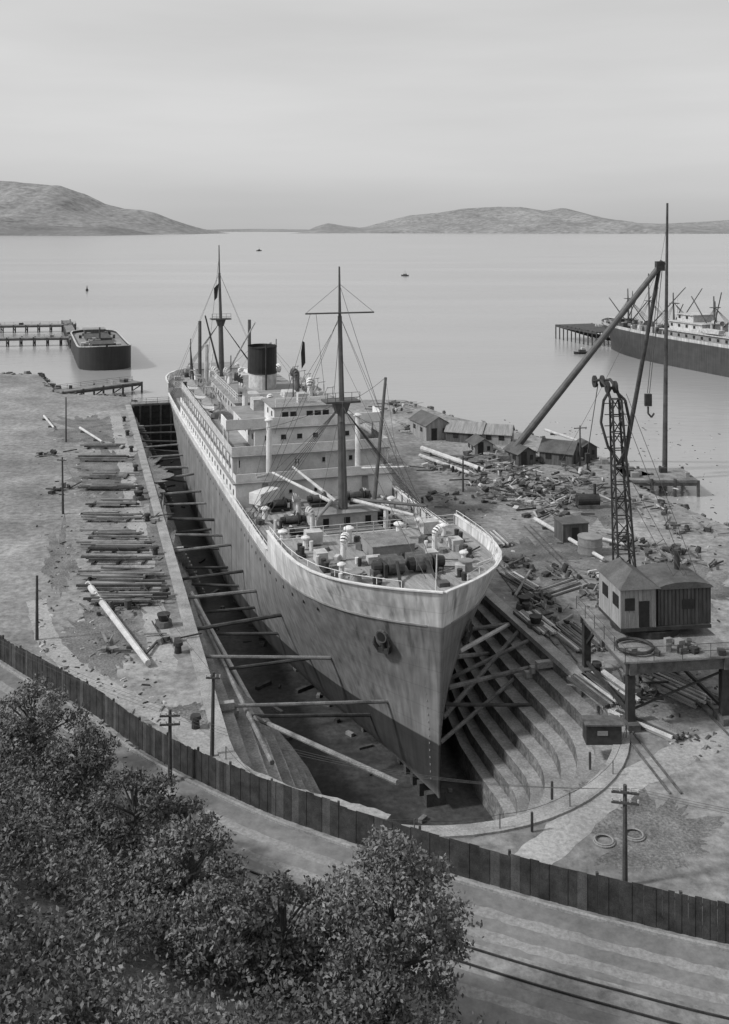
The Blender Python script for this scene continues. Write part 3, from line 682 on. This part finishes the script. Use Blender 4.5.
def pole(u,v,h,arms=1,lean=0,w=1.3):
    p=P(u,v); b=B(); b.cyl((0,0,-.2),(lean,0,h),.15,.1,WOODD,8)
    for k in range(arms):
        z=h-.35-k*.55; b.box((lean,-.12,z),(w*1.6,.1,.12),WOODD)
        for x in(-.75,-.3,.3,.75): b.cyl((lean+x*w,-.12,z),(lean+x*w,-.12,z+.22),.045,.05,OFFW,6)
    b.obj('telegraph_pole',loc=p,rz=R(-.3,.3)); return p+Vector((lean,0,h-.2))
T=[pole(170,782,4.6,2,0,.8),pole(212,756,5.6,1,.1,.6),pole(625,886,5.4,2,0,.9),pole(63,514,7,1,-.1,.8),pole(66,442,7.4,0),pole(580,466,6,1),pole(463,492,4.8,0),pole(37,640,5.5,0)]
b=B()
for o in(-.6,0,.6): b.wire(T[0]+Vector((o,0,0)),T[2]+Vector((o,0,0)),1.3,.01,ROPE,16); b.wire(T[2]+Vector((o,0,0)),T[2]+Vector((28+o,-9,1)),.8,.01,ROPE,10); b.wire(T[0]+Vector((o,0,0)),T[0]+Vector((-24+o,18,1)),.6,.01,ROPE,10)
b.wire(T[1],T[3],1,.015,ROPE); b.obj('overhead_wires')
def shed(name,u,v,w,d,h,rz,wall,roof,rh=None):
    p=P(u,v); e=empty(name,p,rz); rh=rh or w*.28
    b=B(); b.add([(-w/2,-d/2,0),(w/2,-d/2,0),(w/2,d/2,0),(-w/2,d/2,0),(-w/2,-d/2,h),(w/2,-d/2,h),(w/2,d/2,h),(-w/2,d/2,h),(0,-d/2,h+rh),(0,d/2,h+rh)],[(0,1,5,8,4),(1,2,6,5),(3,7,9,6,2),(0,4,7,3)],wall); b.obj('walls',e)
    b=B()
    for sg in(-1,1):
        x0=sg*(w/2+.25); z0=h-rh*.5/w+.0; b.add([(0,-d/2-.25,h+rh+.08),(0,d/2+.25,h+rh+.08),(x0,d/2+.25,z0),(x0,-d/2-.25,z0),(0,-d/2-.25,h+rh),(0,d/2+.25,h+rh),(x0,d/2+.25,z0-.08),(x0,-d/2-.25,z0-.08)],[(0,1,2,3),(7,6,5,4),(3,2,6,7),(0,3,7,4),(1,5,6,2)],roof)
    b.obj('roof',e)
    b=B(); b.box((-w*.18,-d/2-.02,1.0),(min(1,w*.3),.06,2.0),GLASS); b.box((w/2+.02,-d*.2,h*.6),(.06,.9,.7),GLASS); b.box((w/2+.02,d*.2,h*.6),(.06,.9,.7),GLASS); b.box((-w/2-.02,-d*.2,h*.6),(.06,.9,.7),GLASS); b.box((-w/2-.02,d*.22,h*.6),(.06,.9,.7),GLASS); b.box((w*.25,-d/2-.02,h*.6),(w*.16,.06,.7),GLASS); b.obj('door_and_windows',e)
shed('wooden_shed',430,436,4.4,7,2.6,.35,WALL,ROOFD); shed('wooden_shed',467,440,4.6,6,1.8,1.2,WALLD,ROOF); shed('wooden_shed',497,442,4,5,1.8,1.3,WALL,ROOF); shed('wooden_shed',560,462,4.6,5,2.0,1.1,WALLD,ROOFD); shed('wooden_shed',520,462,3,4,1.8,.4,WALLD,ROOFD);shed('wooden_shed',585,458,2.6,3,2.0,.2,WALLD,ROOFD); shed('wooden_shed',480,452,3,4,1.6,.2,WALL,ROOFD)
b=B(); p=P(572,540); b.box(p+Vector((0,.5,1)),(3,2.6,2),WALLD,rz=.2); b.box(p+Vector((0,.5,2.06)),(3.2,2.8,.12),ROOFD,rz=.2); b.box(p+Vector((.2,-.85,.9)),(.8,.05,1.5),GLASS,rz=.2); b.obj('tool_hut')
b=B(); p=P(590,553); b.cyl(p,p+Vector((0,0,1.8)),1.3,1.3,GREY,22); 
for z in(.1,.9,1.75): b.cyl(p+Vector((0,0,z)),p+Vector((0,0,z+.1)),1.35,1.35,GREY,22)
b.cyl(p+Vector((0,0,1.86)),p+Vector((0,0,2.1)),1.3,.2,GREY,22); b.obj('water_tank')
b=B(); p=P(588,508); b.cyl(p+Vector((-1.4,0,1)),p+Vector((1.4,.3,1)),.75,.75,DARK,16); b.cyl(p+Vector((.9,.2,1.5)),p+Vector((.9,.2,3.0)),.18,.18,DARK,8); b.box(p+Vector((0,0,.25)),(2.6,1.2,.5),RUST); b.obj('portable_boiler')
vm=bpy.data.materials.new('steam'); vm.use_nodes=True; n=vm.node_tree.nodes;l=vm.node_tree.links; n.remove(n['Principled BSDF']); pv=n.new('ShaderNodeVolumePrincipled'); pv.inputs['Color'].default_value=(1,1,1,1); l.new(pv.outputs[0],n['Material Output'].inputs['Volume'])
tc=n.new('ShaderNodeTexCoord'); t=n.new('ShaderNodeTexNoise'); t.inputs['Scale'].default_value=.8; t.inputs['Detail'].default_value=4; l.new(tc.outputs['Object'],t.inputs['Vector'])
gr=n.new('ShaderNodeVectorMath'); gr.operation='LENGTH'; mpv=n.new('ShaderNodeMapping'); mpv.inputs['Scale'].default_value=(1/2.6,1/1.8,1/2.4); l.new(tc.outputs['Object'],mpv.inputs[0]); l.new(mpv.outputs[0],gr.inputs[0])
r1=n.new('ShaderNodeMapRange'); r1.inputs['From Min'].default_value=.2; r1.inputs['From Max'].default_value=1; r1.inputs['To Min'].default_value=1; r1.inputs['To Max'].default_value=0; l.new(gr.outputs['Value'],r1.inputs['Value'])
r2=n.new('ShaderNodeMapRange'); r2.inputs['From Min'].default_value=.36; r2.inputs['From Max'].default_value=.65; r2.inputs['To Min'].default_value=0; r2.inputs['To Max'].default_value=2.6; l.new(t.outputs['Fac'],r2.inputs['Value'])
mm=n.new('ShaderNodeMath'); mm.operation='MULTIPLY'; l.new(r1.outputs[0],mm.inputs[0]); l.new(r2.outputs[0],mm.inputs[1]); l.new(mm.outputs[0],pv.inputs['Density'])
b=B(); vs=[];fs=[]
for j in range(9):
    ph=math.pi*j/8
    for i in range(12): a=2*math.pi*i/12; vs.append((2.6*math.sin(ph)*math.cos(a),1.8*math.sin(ph)*math.sin(a),2.4*math.cos(ph)))
for j in range(8):
    for i in range(12): fs.append((j*12+i,j*12+(i+1)%12,(j+1)*12+(i+1)%12,(j+1)*12+i))
b.add(vs,fs,vm); b.obj('steam_plume',loc=p+Vector((1.6,.4,4.0)))
# sheer legs on quay
e=empty('sheer_legs'); b=B(); tp=Vector((44.3,150,29.6)); a=P(505,461); c=P(669,470); d=P(622,448)
b.cyl(a,tp,.62,.42,MAST,12); b.cyl(tp,tp+(tp-a).normalized()*.8,.5,.5,DARK,10)
b.cyl(Vector((c.x,148,-4)),Vector((45.0,148.6,39)),.4,.16,WOODD,10); b.cyl(Vector((d.x,d.y,-4)),tp,.38,.28,WOODD,10)
b.box(tp,(1.2,1.2,1.4),DARK); b.box(a+Vector((0,0,.5)),(2.4,2.4,1),STONE)
b.obj('legs',e); b=B()
b.cyl(tp,tp+Vector((-2,-.5,-19)),.06,.06,ROPE,4); b.cyl(tp+Vector((.4,0,0)),tp+Vector((-1.7,-.5,-19)),.06,.06,ROPE,4); b.box(tp+Vector((-1.9,-.5,-20)),(1,.6,1.8),DARK); b.path([tp+Vector((-1.9,-.5,-21)),tp+Vector((-1.9,-.5,-22)),tp+Vector((-1.4,-.5,-22.6)),tp+Vector((-1,-.5,-22))],.14,DARK,6)
b.wire(tp,P(560,470)+Vector((0,0,1)),1,.03,ROPE); b.wire(Vector((45,148.6,36)),tp,0,.03,ROPE)
b.obj('tackle',e)
def jetty(name,a,c,w,z,m=WOODD,pz=-6,step=3.0,deckm=WOOD,rail=False):
    b=B(); a=Vector(a);c=Vector(c); d=(c-a); Ln=d.length; d.normalize(); nn=Vector((-d.y,d.x,0)); ang=math.atan2(d.y,d.x)
    b.box(((a+c)/2).to_tuple()[:2]+(z,),(Ln,w,.35),deckm,rz=ang)
    for sg in(-1,1): b.beam(a+nn*sg*w/2+Vector((0,0,z-.35)),c+nn*sg*w/2+Vector((0,0,z-.35)),.35,.45,m)
    k=int(Ln/step)
    for i in range(k+1):
        p=a+d*(i*Ln/max(k,1))
        for sg in(-1,1): q=p+nn*sg*w/2; b.cyl((q.x,q.y,pz),(q.x,q.y,z+R(.1,.5)),.22,.22,m,7)
        q=p+nn*w/2;q2=p-nn*w/2; b.cyl((q.x,q.y,-2),(q2.x,q2.y,z-.4),.12,.12,m,5)
    for i in range(4): p=a+d*R(0,Ln)+nn*R(-w/3,w/3); b.box((p.x,p.y,z+.5),(R(.5,1.4),R(.5,1.2),.7),random.choice(mx))
    if rail: b.rail([a+nn*w/2+Vector((0,0,z)),c+nn*w/2+Vector((0,0,z))],1.1,WOODD,3)
    b.obj(name)
def W(u,v,z=-2): q=P(u,v,z); return Vector((q.x,q.y,0))
jetty('timber_jetty',W(622,476,0),W(690,476,0),7,.1); jetty('timber_jetty',W(600,462,0),W(640,478,0),4,.1)
jetty('timber_jetty',W(574,332,0),W(616,340,0),14,2.6,step=2.5,deckm=WOODD)
jetty('timber_jetty',W(-60,328,0),W(75,326,0),4,.5,step=4,rail=True); jetty('timber_jetty',W(-60,341,0),W(74,339,0),3,.5,step=4,rail=True); jetty('timber_jetty',W(66,322,0),W(75,342,0),3,.5,step=5)
jetty('timber_jetty',W(58,393,0),W(137,383,0),4,.3,step=4,rail=True)
b=B()
for i in range(260):
    t=random.random()*3; k=min(int(t),2); a=shoreL[2+k];c=shoreL[3+k]; p=a.lerp(c,t-k); q=R(.5,1.6)
    b.box((p.x+R(-1,1),p.y+R(-1,2.5),R(-2,-.1)),(q,q*R(.7,1.2),q*.8),random.choice([STONE,GRASS,WOODD]),M=Matrix.Rotation(R(0,3),4,'Z')@Matrix.Rotation(R(-.5,.5),4,'X'),taper=.7)
for i in range(420):
    t=random.random()*6; k=min(int(t),5); a=shoreR[k];c=shoreR[k+1]; p=a.lerp(c,t-k); q=R(.3,1.0)
    b.box((p.x+R(-.8,1.4),p.y+R(-.8,1.8),R(-2,-.3)),(q,q*R(.7,1.2),q*.8),random.choice([STONE,GRASS,WOODD]),M=Matrix.Rotation(R(0,3),4,'Z')@Matrix.Rotation(R(-.5,.5),4,'X'),taper=.7)
b.obj('shore_rocks')
# crane
cr=empty('dockside_crane',(21.5,75.2,0),.13); b=B(); zd=4.0
for x in(-3.4,3.6):
    for y in(-4.4,4.4):
        b.box((x,y,zd/2),(.55,.55,zd),DARK); b.box((x,y,.25),(.9,1.6,.5),RUST)
    b.beam((x,-4.4,.9),(x,4.4,.9),.2,.25,DARK); b.beam((x,-4.2,zd-.6),(x,-2.6,zd-.1),.2,.2,DARK); b.beam((x,4.2,zd-1.6),(x,2.6,zd-.1),.2,.2,DARK)
    b.beam((x,-5,zd+.3),(x,5,zd+.3),.5,.8,RUST)
for y in(-4.6,0,4.6): b.beam((-3.9,y,zd+.3),(4.6,y,zd+.3),.45,.78,RUST)
b.box((.2,0,zd+.78),(8.6,10,.12),WOOD)
b.rail([(-4,5,zd+.84),(-4,-5,zd+.84),(4.4,-5,zd+.84)],1.0,DARK,1.8,.025,2)
b.beam((-3.4,-4.4,1.2),(3.6,-4.4,3.6),.12,.12,DARK)
b.obj('portal_frame',cr); b=B(); z=zd+.84
b.cyl((0,1,z),(0,1,z+.5),2.6,2.6,DARK,28); b.cyl((0,1,z+.5),(0,1,z+.62),2.3,2.3,RUST,28)
b.box((.6,.8,z+.75),(7.0,4.6,.25),DARK)
for k in range(20):
    a=2*math.pi*k/20; c_=2*math.pi*(k+1)/20; b.cyl((-2.5+1.3*math.cos(a),-3+1.3*math.sin(a),z+.25),(-2.5+1.3*math.cos(c_),-3+1.3*math.sin(c_),z+.25),.12,.12,DARK,6)
for i in range(14): b.box((R(-3.6,4),R(-4.6,-2.4),z+.2),(R(.2,.7),R(.2,.6),R(.2,.6)),random.choice(mx2),rz=R(0,3))
b.obj('slewing_ring',cr); b=B(); z+=.88
b.box((-1.55,.8,z+1.45),(2.7,4.4,2.9),WALL); b.box((2.15,.8,z+1.35),(4.1,4.0,2.7),WALLD)
for i in range(14): b.box((.25+i*.3,-1.22,z+1.35),(.05,.05,2.7),DARK)
for i in range(9): b.box((-2.85+i*.33,-1.42,z+1.45),(.04,.04,2.9),GREY)
b.box((-2.2,-1.44,z+1.75),(.75,.06,.9),GLASS); b.box((-1.1,-1.44,z+1.0),(.8,.06,1.9),GLASS)
for y in(-.5,1.6): b.box((-2.92,y,z+1.8),(.06,1.1,.9),GLASS)
b.box((2.4,-1.25,z+1.5),(.9,.06,.7),GLASS)
b.add([(-3.1,-1.7,z+2.9),(.1,-1.7,z+2.9),(.1,3.3,z+2.9),(-3.1,3.3,z+2.9),(-1.6,-.4,z+4.0),(-1.6,2.2,z+4.0)],[(0,1,4),(1,2,5,4),(2,3,5),(3,0,4,5),(3,2,1,0)],ROOFD)
vs=[];nn_=9
for i in range(nn_):
    t=math.pi*i/(nn_-1); 
    for y in(-1.4,3.0): vs.append((2.15-2.2*math.cos(t),y,z+2.7+.5*math.sin(t)))
b.add(vs,[(2*i,2*i+2,2*i+3,2*i+1) for i in range(nn_-1)]+[tuple(range(0,2*nn_,2)),tuple(range(2*nn_-1,0,-2))],ROOFD)
b.cyl((2.8,1.5,z+3),(2.8,1.5,z+4.6),.22,.22,DARK,10)
b.obj('engine_house',cr)
b=B(); base=Vector((-.6,3.2,z)); tip=Vector((-.6,5.4,21.4)); d=(tip-base); N=12
pr=None
for k in range(N+1):
    f=k/N; c=base+d*f; w=.75*(1-.5*f); q=[c+Vector((sx*w,sy*w*.8,0)) for sx,sy in((-1,-1),(1,-1),(1,1),(-1,1))]
    for i in range(4): b.beam(q[i],q[(i+1)%4],.07,.07,DARK)
    if pr:
        for i in range(4):
            b.beam(pr[i],q[i],.14,.14,DARK)
            if k%2: b.beam(pr[i],q[(i+1)%4],.07,.07,DARK)
            else: b.beam(pr[(i+1)%4],q[i],.07,.07,DARK)
    pr=q
X0=tip.x+2.3; Z0=-.9
def V(x,y,z): return Vector((x+X0,y,z+Z0))
hd=[V(-2.3,5.4,22.2),V(-2.5,5.8,23.2),V(-2.7,6.6,23.7),V(-2.9,7.6,23.4)]
for o in(-.4,.4):
    b.path([p+Vector((o,0,0)) for p in hd],.12,DARK,6)
for p,r in((hd[3],.5),(hd[1],.5)): 
    b.cyl(p+Vector((-.4,0,0)),p+Vector((-.25,0,0)),r,r,DARK,16); b.cyl(p+Vector((.25,0,0)),p+Vector((.4,0,0)),r,r,DARK,16)
arc=[V(-2.2,4.9,17.2),V(-3.1,5,18.6),V(-3.6,5.2,20.5),V(-3.3,5.4,22.2),V(-2.5,5.8,23.2)]; b.path(arc,.12,DARK,6)
arc=[V(-2.2,4.9,17.2),V(-1.5,5,18.6),V(-1.2,5.2,20.5),V(-1.5,5.4,22.2),V(-2.5,5.8,23.2)]; b.path(arc,.12,DARK,6)
for k in range(5): b.beam(V(-3.3,5.2,18.4+k*.9),V(-1.4,5.2,18.4+k*.9),.06,.06,DARK)
b.obj('jib',cr); b=B()
for o in(-.4,.4):
    b.cyl((tip.x+.5+o,5.4,21.8),(3.2+o,-.2,z+3.2),.03,.03,ROPE,4); b.cyl((tip.x+.6+o,4.6,15),(2.2+o,0,z+3.2),.03,.03,ROPE,4)
b.cyl((tip.x-.6,7.7,22.3),(tip.x-1.4,8,16.5),.035,.035,ROPE,4); b.box((tip.x-1.4,8,16.1),(.35,.35,.8),DARK); b.path([(tip.x-1.4,8,15.7),(tip.x-1.4,8,15.2),(tip.x-1.1,8,15.0)],.07,DARK,5)
b.obj('rigging',cr)
b=B()
for x0 in(17.9,25.1):
    p=Vector((x0+1.4,62,0)); q=Vector((x0-5.9,118,0)); 
    for o in(-.35,.35): b.beam(p+Vector((o,0,.06)),q+Vector((o,0,.06)),.1,.12,RUST)
b.obj('crane_track')
def steam(name,loc,rz,L2,BM,ztop,mats):
    e=empty(name,loc,rz); s2=[0,.4,1,2,4,7,11,16,24,34,46,60,74,86,94,100,104,107,109,110]; s2=[x*L2/110 for x in s2]
    sh=lambda s: ztop+1.6*max(0,1-s/45)**2; tp2=lambda s: sh(s)+.9
    hf=lambda s,zz: hb(s*130/L2,zz+0,BM,130,-5,12)
    hull(e,s2,tp2,hf,-5,14,mats,'hull',sh)
    b=B()
    for a,c in zip(s2[:-1],s2[1:]):
        b.add([(-hf(a,sh(a)),a,sh(a)),(hf(a,sh(a)),a,sh(a)),(hf(c,sh(c)),c,sh(c)),(-hf(c,sh(c)),c,sh(c))],[(0,1,2,3)],DECK)
    def hs(y0,y1,w,z0,z1,m=GREY):
        b.box((0,(y0+y1)/2,(z0+z1)/2),(w,y1-y0,z1-z0),m); b.box((0,(y0+y1)/2,z1+.07),(w+1,y1-y0+1,.16),OFFW)
        for y in np.arange(y0+1,y1-1,3.1):
            for sg in(-1,1): b.box((sg*(w/2+.01),y,(z0+z1)/2+.2),(.06,.9,.8),GLASS)
    hs(L2*.3,L2*.6,BM*1.6,ztop,ztop+2.3); hs(L2*.31,L2*.43,BM*1.2,ztop+2.4,ztop+4.6,OFFW); hs(L2*.32,L2*.38,BM*.8,ztop+4.7,ztop+6.6,OFFW); hs(L2*.86,L2*.96,BM,ztop,ztop+2.4); hs(2.5,8,BM*.6,ztop+1.2,ztop+2.8)
    b.obj('decks_and_houses',e); b=B()
    for y in(L2*.08,L2*.17,L2*.27,L2*.42,L2*.72):
        b.cyl((0,y,ztop),(0,y-.5,ztop+(17 if .15<y/L2<.2 else 12)),.35,.16,MAST,8); b.box((0,y,ztop+9),(2.4,1.6,.2),MAST)
        for sg in(-1,1):
            b.cyl((sg*.8,y,ztop+2),(sg*R(3,6),y+R(5,9),ztop+R(9,14)),.2,.14,MAST,6); b.cyl((sg*.8,y,ztop+2),(sg*4,y-R(3,6),ztop+R(7,12)),.2,.14,random.choice([OFFW,MAST]),6)
            for k in range(4): b.cyl((0,y,ztop+9),(sg*BM*.9,y+k*1.5,ztop),.045,.045,ROPE,4)
    b.cyl((0,L2*.5,ztop+2),(0,L2*.5+.8,ztop+11.5),1.7,1.7,BLACK,18)
    for sg in(-1,1):
        for k in range(3): b.cowl(sg*3,L2*.44+k*4,ztop+2.3,2.4,.6,OFFW)
        for k in range(2): 
            y=L2*.45+k*9; b.box((sg*BM*.7,y+3,ztop+3.4),(1.8,6,1.0),OFFW,taper=1.1)
    for i in range(130): y=R(4,L2*.33); b.box((R(-6,6),y,ztop+1.4),(R(.5,1.8),R(.5,1.8),R(.6,2.4)),random.choice(mx))
    b.obj('masts_and_funnel',e)
HM2=hullmat('dark_hull_paint',-1.0,.05,.05,.05,.42)
d2=Vector((.36,-.93,0)); steam('steamship',(77,312,0),math.atan2(-d2.x,d2.y),112,8.6,5.2,HM2)
q=P(106,371,-2); e=empty('barge',(q.x,q.y+1,0),.33); sb=[0,.4,1.2,2.5,5,9,15,25,40,50,55,58,60]
bf=lambda s,zz: max(.3,6.9*(1-(1-min(s/7,1))**2.2)**.5*(1 if s<52 else max(.2,1-((s-52)/9)**2)))
hull(e,sb,lambda s:3.2+1.1*max(0,1-s/20)**2,bf,-4,8,hullmat('hulk_paint',-5,5,.015,.02,.02),'hull',lambda s:0,.4)
b=B()
for a,c in zip(sb[:-1],sb[1:]): 
    zz=2.6; b.add([(-bf(a,0),a,zz),(bf(a,0),a,zz),(bf(c,0),c,zz),(-bf(c,0),c,zz)],[(0,1,2,3)],GREY)
    for sg in(-1,1): b.beam((sg*bf(a,0),a,3.3+1.1*max(0,1-a/20)**2),(sg*bf(c,0),c,3.3+1.1*max(0,1-c/20)**2),.4,.2,OFFW)
b.box((0,16,3.2),(6,9,1.1),WOODD); b.box((0,34,3.2),(7,14,1.1),WOODD); b.box((0,50,3.5),(6,6,1.6),WALLD); b.box((0,50,4.35),(6.6,6.6,.2),GREY); b.cyl((0,26,2.6),(0,26,7),.3,.2,WOODD)
for i in range(30): b.box((R(-5,5),R(4,48),3.2),(R(.5,1.6),R(.5,1.6),R(.6,1.2)),random.choice(mx))
b.cyl((0,5,2.8),(0,5,4.4),.3,.3,DARK,8)
b.obj('deck_gear',e)
def boat(u,v,s,mast_=True):
    p=P(u,v,-2); b=B(); vs=[];n=9
    for i in range(n):
        t=-1+2*i/(n-1); w=.28*s*(1-abs(t)**2.4)
        for a in range(5):
            q=math.pi*a/4; vs.append((t*s,-w*math.cos(q),.35*s*.6-.3*s*math.sin(q)+.12*s*t*t))
    b.add(vs,[(i*5+a,i*5+a+1,i*5+a+6,i*5+a+5) for i in range(n-1) for a in range(4)],DARK)
    b.box((0,0,.35*s),(.8*s,.36*s,.32*s),WALLD); b.box((.1*s,0,.62*s),(.4*s,.3*s,.25*s),OFFW)
    if mast_: b.cyl((0,0,.3*s),(0,0,1.5*s),.03*s,.02*s,DARK,5)
    b.obj('launch',loc=p,rz=R(-.5,.5))
boat(259,251,5); boat(405,276,3.4); boat(582,354,2.6,False)
b=B(); p=P(87,291,-2); b.cyl(p-Vector((0,0,.5)),p+Vector((0,0,1.2)),.8,.8,DARK,12); b.cyl(p+Vector((0,0,1.2)),p+Vector((0,0,3.6)),.5,.05,RUST,8); b.obj('buoy')
# ---------------------------------------------------------------- hillside + vegetation
def hdist(x,y): return (x+16)*-.673+(y-64)*-.74
def hh_(x,y):
    d=hdist(x,y)-1.2
    return -0.3+max(0,d)*.5+ (0.5*noise.noise(Vector((x*.2,y*.2,0))) if d>0 else 0)
b=B(); nx,ny=100,100; vs=[]; fs=[]
for j in range(ny):
    for i in range(nx):
        a=-90+i*(150/(nx-1)); d_=0.6+j*(70/(ny-1))
        x=-16+.74*a-.673*d_; y=64-.673*a-.74*d_; z=min(hh_(x,y),24)
        vs.append((x,y,z if j else -.5))
fs=[(j*nx+i,(j+1)*nx+i,(j+1)*nx+i+1,j*nx+i+1) for j in range(ny-1) for i in range(nx-1)]
b.add(vs,fs,SOIL); b.obj('hillside',smooth=True)
def leaves(name,lobes,m,dens,size,parent=None):
    C=[]
    for (cx,cy,cz,rx,ry,rz) in lobes:
        n=int(dens*rx*rz)
        d=np.random.normal(size=(n,3)); d/=np.linalg.norm(d,axis=1)[:,None]
        fr=np.array([noise.noise(Vector(tuple(q*2.3))+Vector((cx*3,cy*3,cz))) for q in d])
        rad=(np.random.rand(n)**.35)*(1+.6*fr); rad=np.where(np.random.rand(n)<.08,rad*1.2,rad)
        C.append(np.array([cx,cy,cz])+d*rad[:,None]*np.array([rx,ry,rz]))
    C=np.concatenate(C); n=len(C)
    a=np.random.normal(size=(n,3)); a[:,2]+=.3; a/=np.linalg.norm(a,axis=1)[:,None]; r=np.random.normal(size=(n,3)); u=np.cross(a,r); u/=np.linalg.norm(u,axis=1)[:,None]; w=np.cross(a,u)
    s=(size*(.5+1.0*np.random.rand(n)))[:,None]
    Vv=np.stack([C-u*s,C-w*s*.5,C+u*s,C+w*s*.5],axis=1).reshape(-1,3)
    me=bpy.data.meshes.new(name); me.vertices.add(4*n); me.vertices.foreach_set('co',Vv.ravel()); me.loops.add(4*n); me.loops.foreach_set('vertex_index',np.arange(4*n)); me.polygons.add(n); me.polygons.foreach_set('loop_start',np.arange(0,4*n,4)); me.polygons.foreach_set('loop_total',np.full(n,4)); me.materials.append(m); me.update(); me.validate()
    o=bpy.data.objects.new(name,me); bpy.context.scene.collection.objects.link(o)
    if parent: o.parent=parent
    return o
lob=[]
for i in range(900):
    x=R(-34,6);y=R(26,80); d=hdist(x,y)
    if d<1.9 or d>24: continue
    if abs(x/y)*1000>430: continue
    r=R(.6,1.45)*(1 if d>4.5 else .85)
    lob.append((x,y,hh_(x,y)+r*R(.5,1.0),r,r,r*R(.8,1.1)))
random.shuffle(lob); h1=len(lob)//2
leaves('shrubs',lob[:h1],LEAF,330,.1); leaves('shrubs',lob[h1:],LEAF_HAZE,330,.1)
def tree(x,y,h,r,m,seed,cn=26,size=.1):
    random.seed(seed); z0=hh_(x,y); e=empty('tree',(x,y,z0)); b=B(); b.cyl((0,0,-.5),(.1,0,h*.35),.26,.2,BARK,10); b.cyl((.1,0,h*.35),(.2,.1,h*.75),.2,.07,BARK,8); lo=[]
    for i in range(cn):
        a=i*2.4; q=i/cn; rr=r*math.sin(math.pi*(.18+.8*q))**.7*R(.5,.98); z=h*(.26+.66*q); p=Vector((rr*math.cos(a),rr*math.sin(a),z))
        if i>cn-4: p.x*=.4;p.y*=.4
        b.cyl((.1,0,z*.62),p,.08,.03,BARK,6); s=R(.5,1.15)*r*.27; lo.append((p.x,p.y,p.z,s*1.15,s*1.15,s*.8))
    b.obj('trunk_and_limbs',e); leaves('crown',lo,m,760,size,e)
tree(1.0,42.5,8.2,3.2,LEAF_HAZE,3,42,.1); tree(-16.5,58.5,4.8,2.5,LEAF,5,24); tree(-8.2,46.5,4.6,2.6,LEAF_HAZE,9,26); tree(-21,63,5.4,2.8,LEAF_HAZE,11,24); tree(-12.2,52.5,4.8,2.6,LEAF,14,26); tree(-3.6,42.5,4.6,2.4,LEAF,19,26); tree(-10.0,55.0,3.4,1.9,LEAF_HAZE,23,20); tree(-6,41,4.0,2.2,LEAF_HAZE,29,22)
# ---------------------------------------------------------------- light, world, camera
sc=bpy.context.scene
w=bpy.data.worlds.new('World'); sc.world=w; w.use_nodes=True; n=w.node_tree.nodes;l=w.node_tree.links
bg=n['Background']; sky=n.new('ShaderNodeTexSky'); sky.sky_type='NISHITA'; sky.sun_disc=False
sun=Vector((-.86,-.22,0)).normalized(); el=math.radians(42)
sky.sun_elevation=el; sky.sun_rotation=math.atan2(sun.x,sun.y); sky.dust_density=4; sky.air_density=1.0
bw=n.new('ShaderNodeRGBToBW'); l.new(sky.outputs[0],bw.inputs[0])
mxn=n.new('ShaderNodeMix'); mxn.data_type='FLOAT'; mxn.inputs[0].default_value=.55; l.new(bw.outputs[0],mxn.inputs[2]); mxn.inputs[3].default_value=5.9
tc=n.new('ShaderNodeTexCoord'); mp=n.new('ShaderNodeMapping'); mp.inputs['Scale'].default_value=(1.2,1.2,9); l.new(tc.outputs['Generated'],mp.inputs[0])
t=n.new('ShaderNodeTexNoise'); t.inputs['Scale'].default_value=1.3; t.inputs['Detail'].default_value=6; l.new(mp.outputs[0],t.inputs['Vector'])
r=n.new('ShaderNodeMapRange'); r.inputs['From Min'].default_value=.3;r.inputs['From Max'].default_value=.7;r.inputs['To Min'].default_value=.9;r.inputs['To Max'].default_value=1.07; l.new(t.outputs['Fac'],r.inputs['Value'])
mu=n.new('ShaderNodeMath'); mu.operation='MULTIPLY'; l.new(mxn.outputs[0],mu.inputs[0]); l.new(r.outputs[0],mu.inputs[1]); l.new(mu.outputs[0],bg.inputs['Color']); bg.inputs['Strength'].default_value=.145
sl=bpy.data.lights.new('sun','SUN'); sl.energy=2.8; sl.angle=math.radians(5); so=bpy.data.objects.new('sun',sl); sc.collection.objects.link(so)
sv=Vector((sun.x*math.cos(el),sun.y*math.cos(el),math.sin(el))); so.rotation_euler=(-sv).to_track_quat('-Z','Y').to_euler()
cam=bpy.data.cameras.new('camera'); co=bpy.data.objects.new('camera',cam); sc.collection.objects.link(co); sc.camera=co
co.location=(0,0,H); co.rotation_euler=(math.radians(90),0,0); cam.sensor_fit='VERTICAL'; cam.sensor_height=36; cam.lens=F/1024*36; cam.shift_y=-(512-V0)/1024; cam.clip_end=120000; cam.clip_start=.5
sc.view_settings.view_transform='Standard'; sc.view_settings.look='None'; sc.view_settings.exposure=0
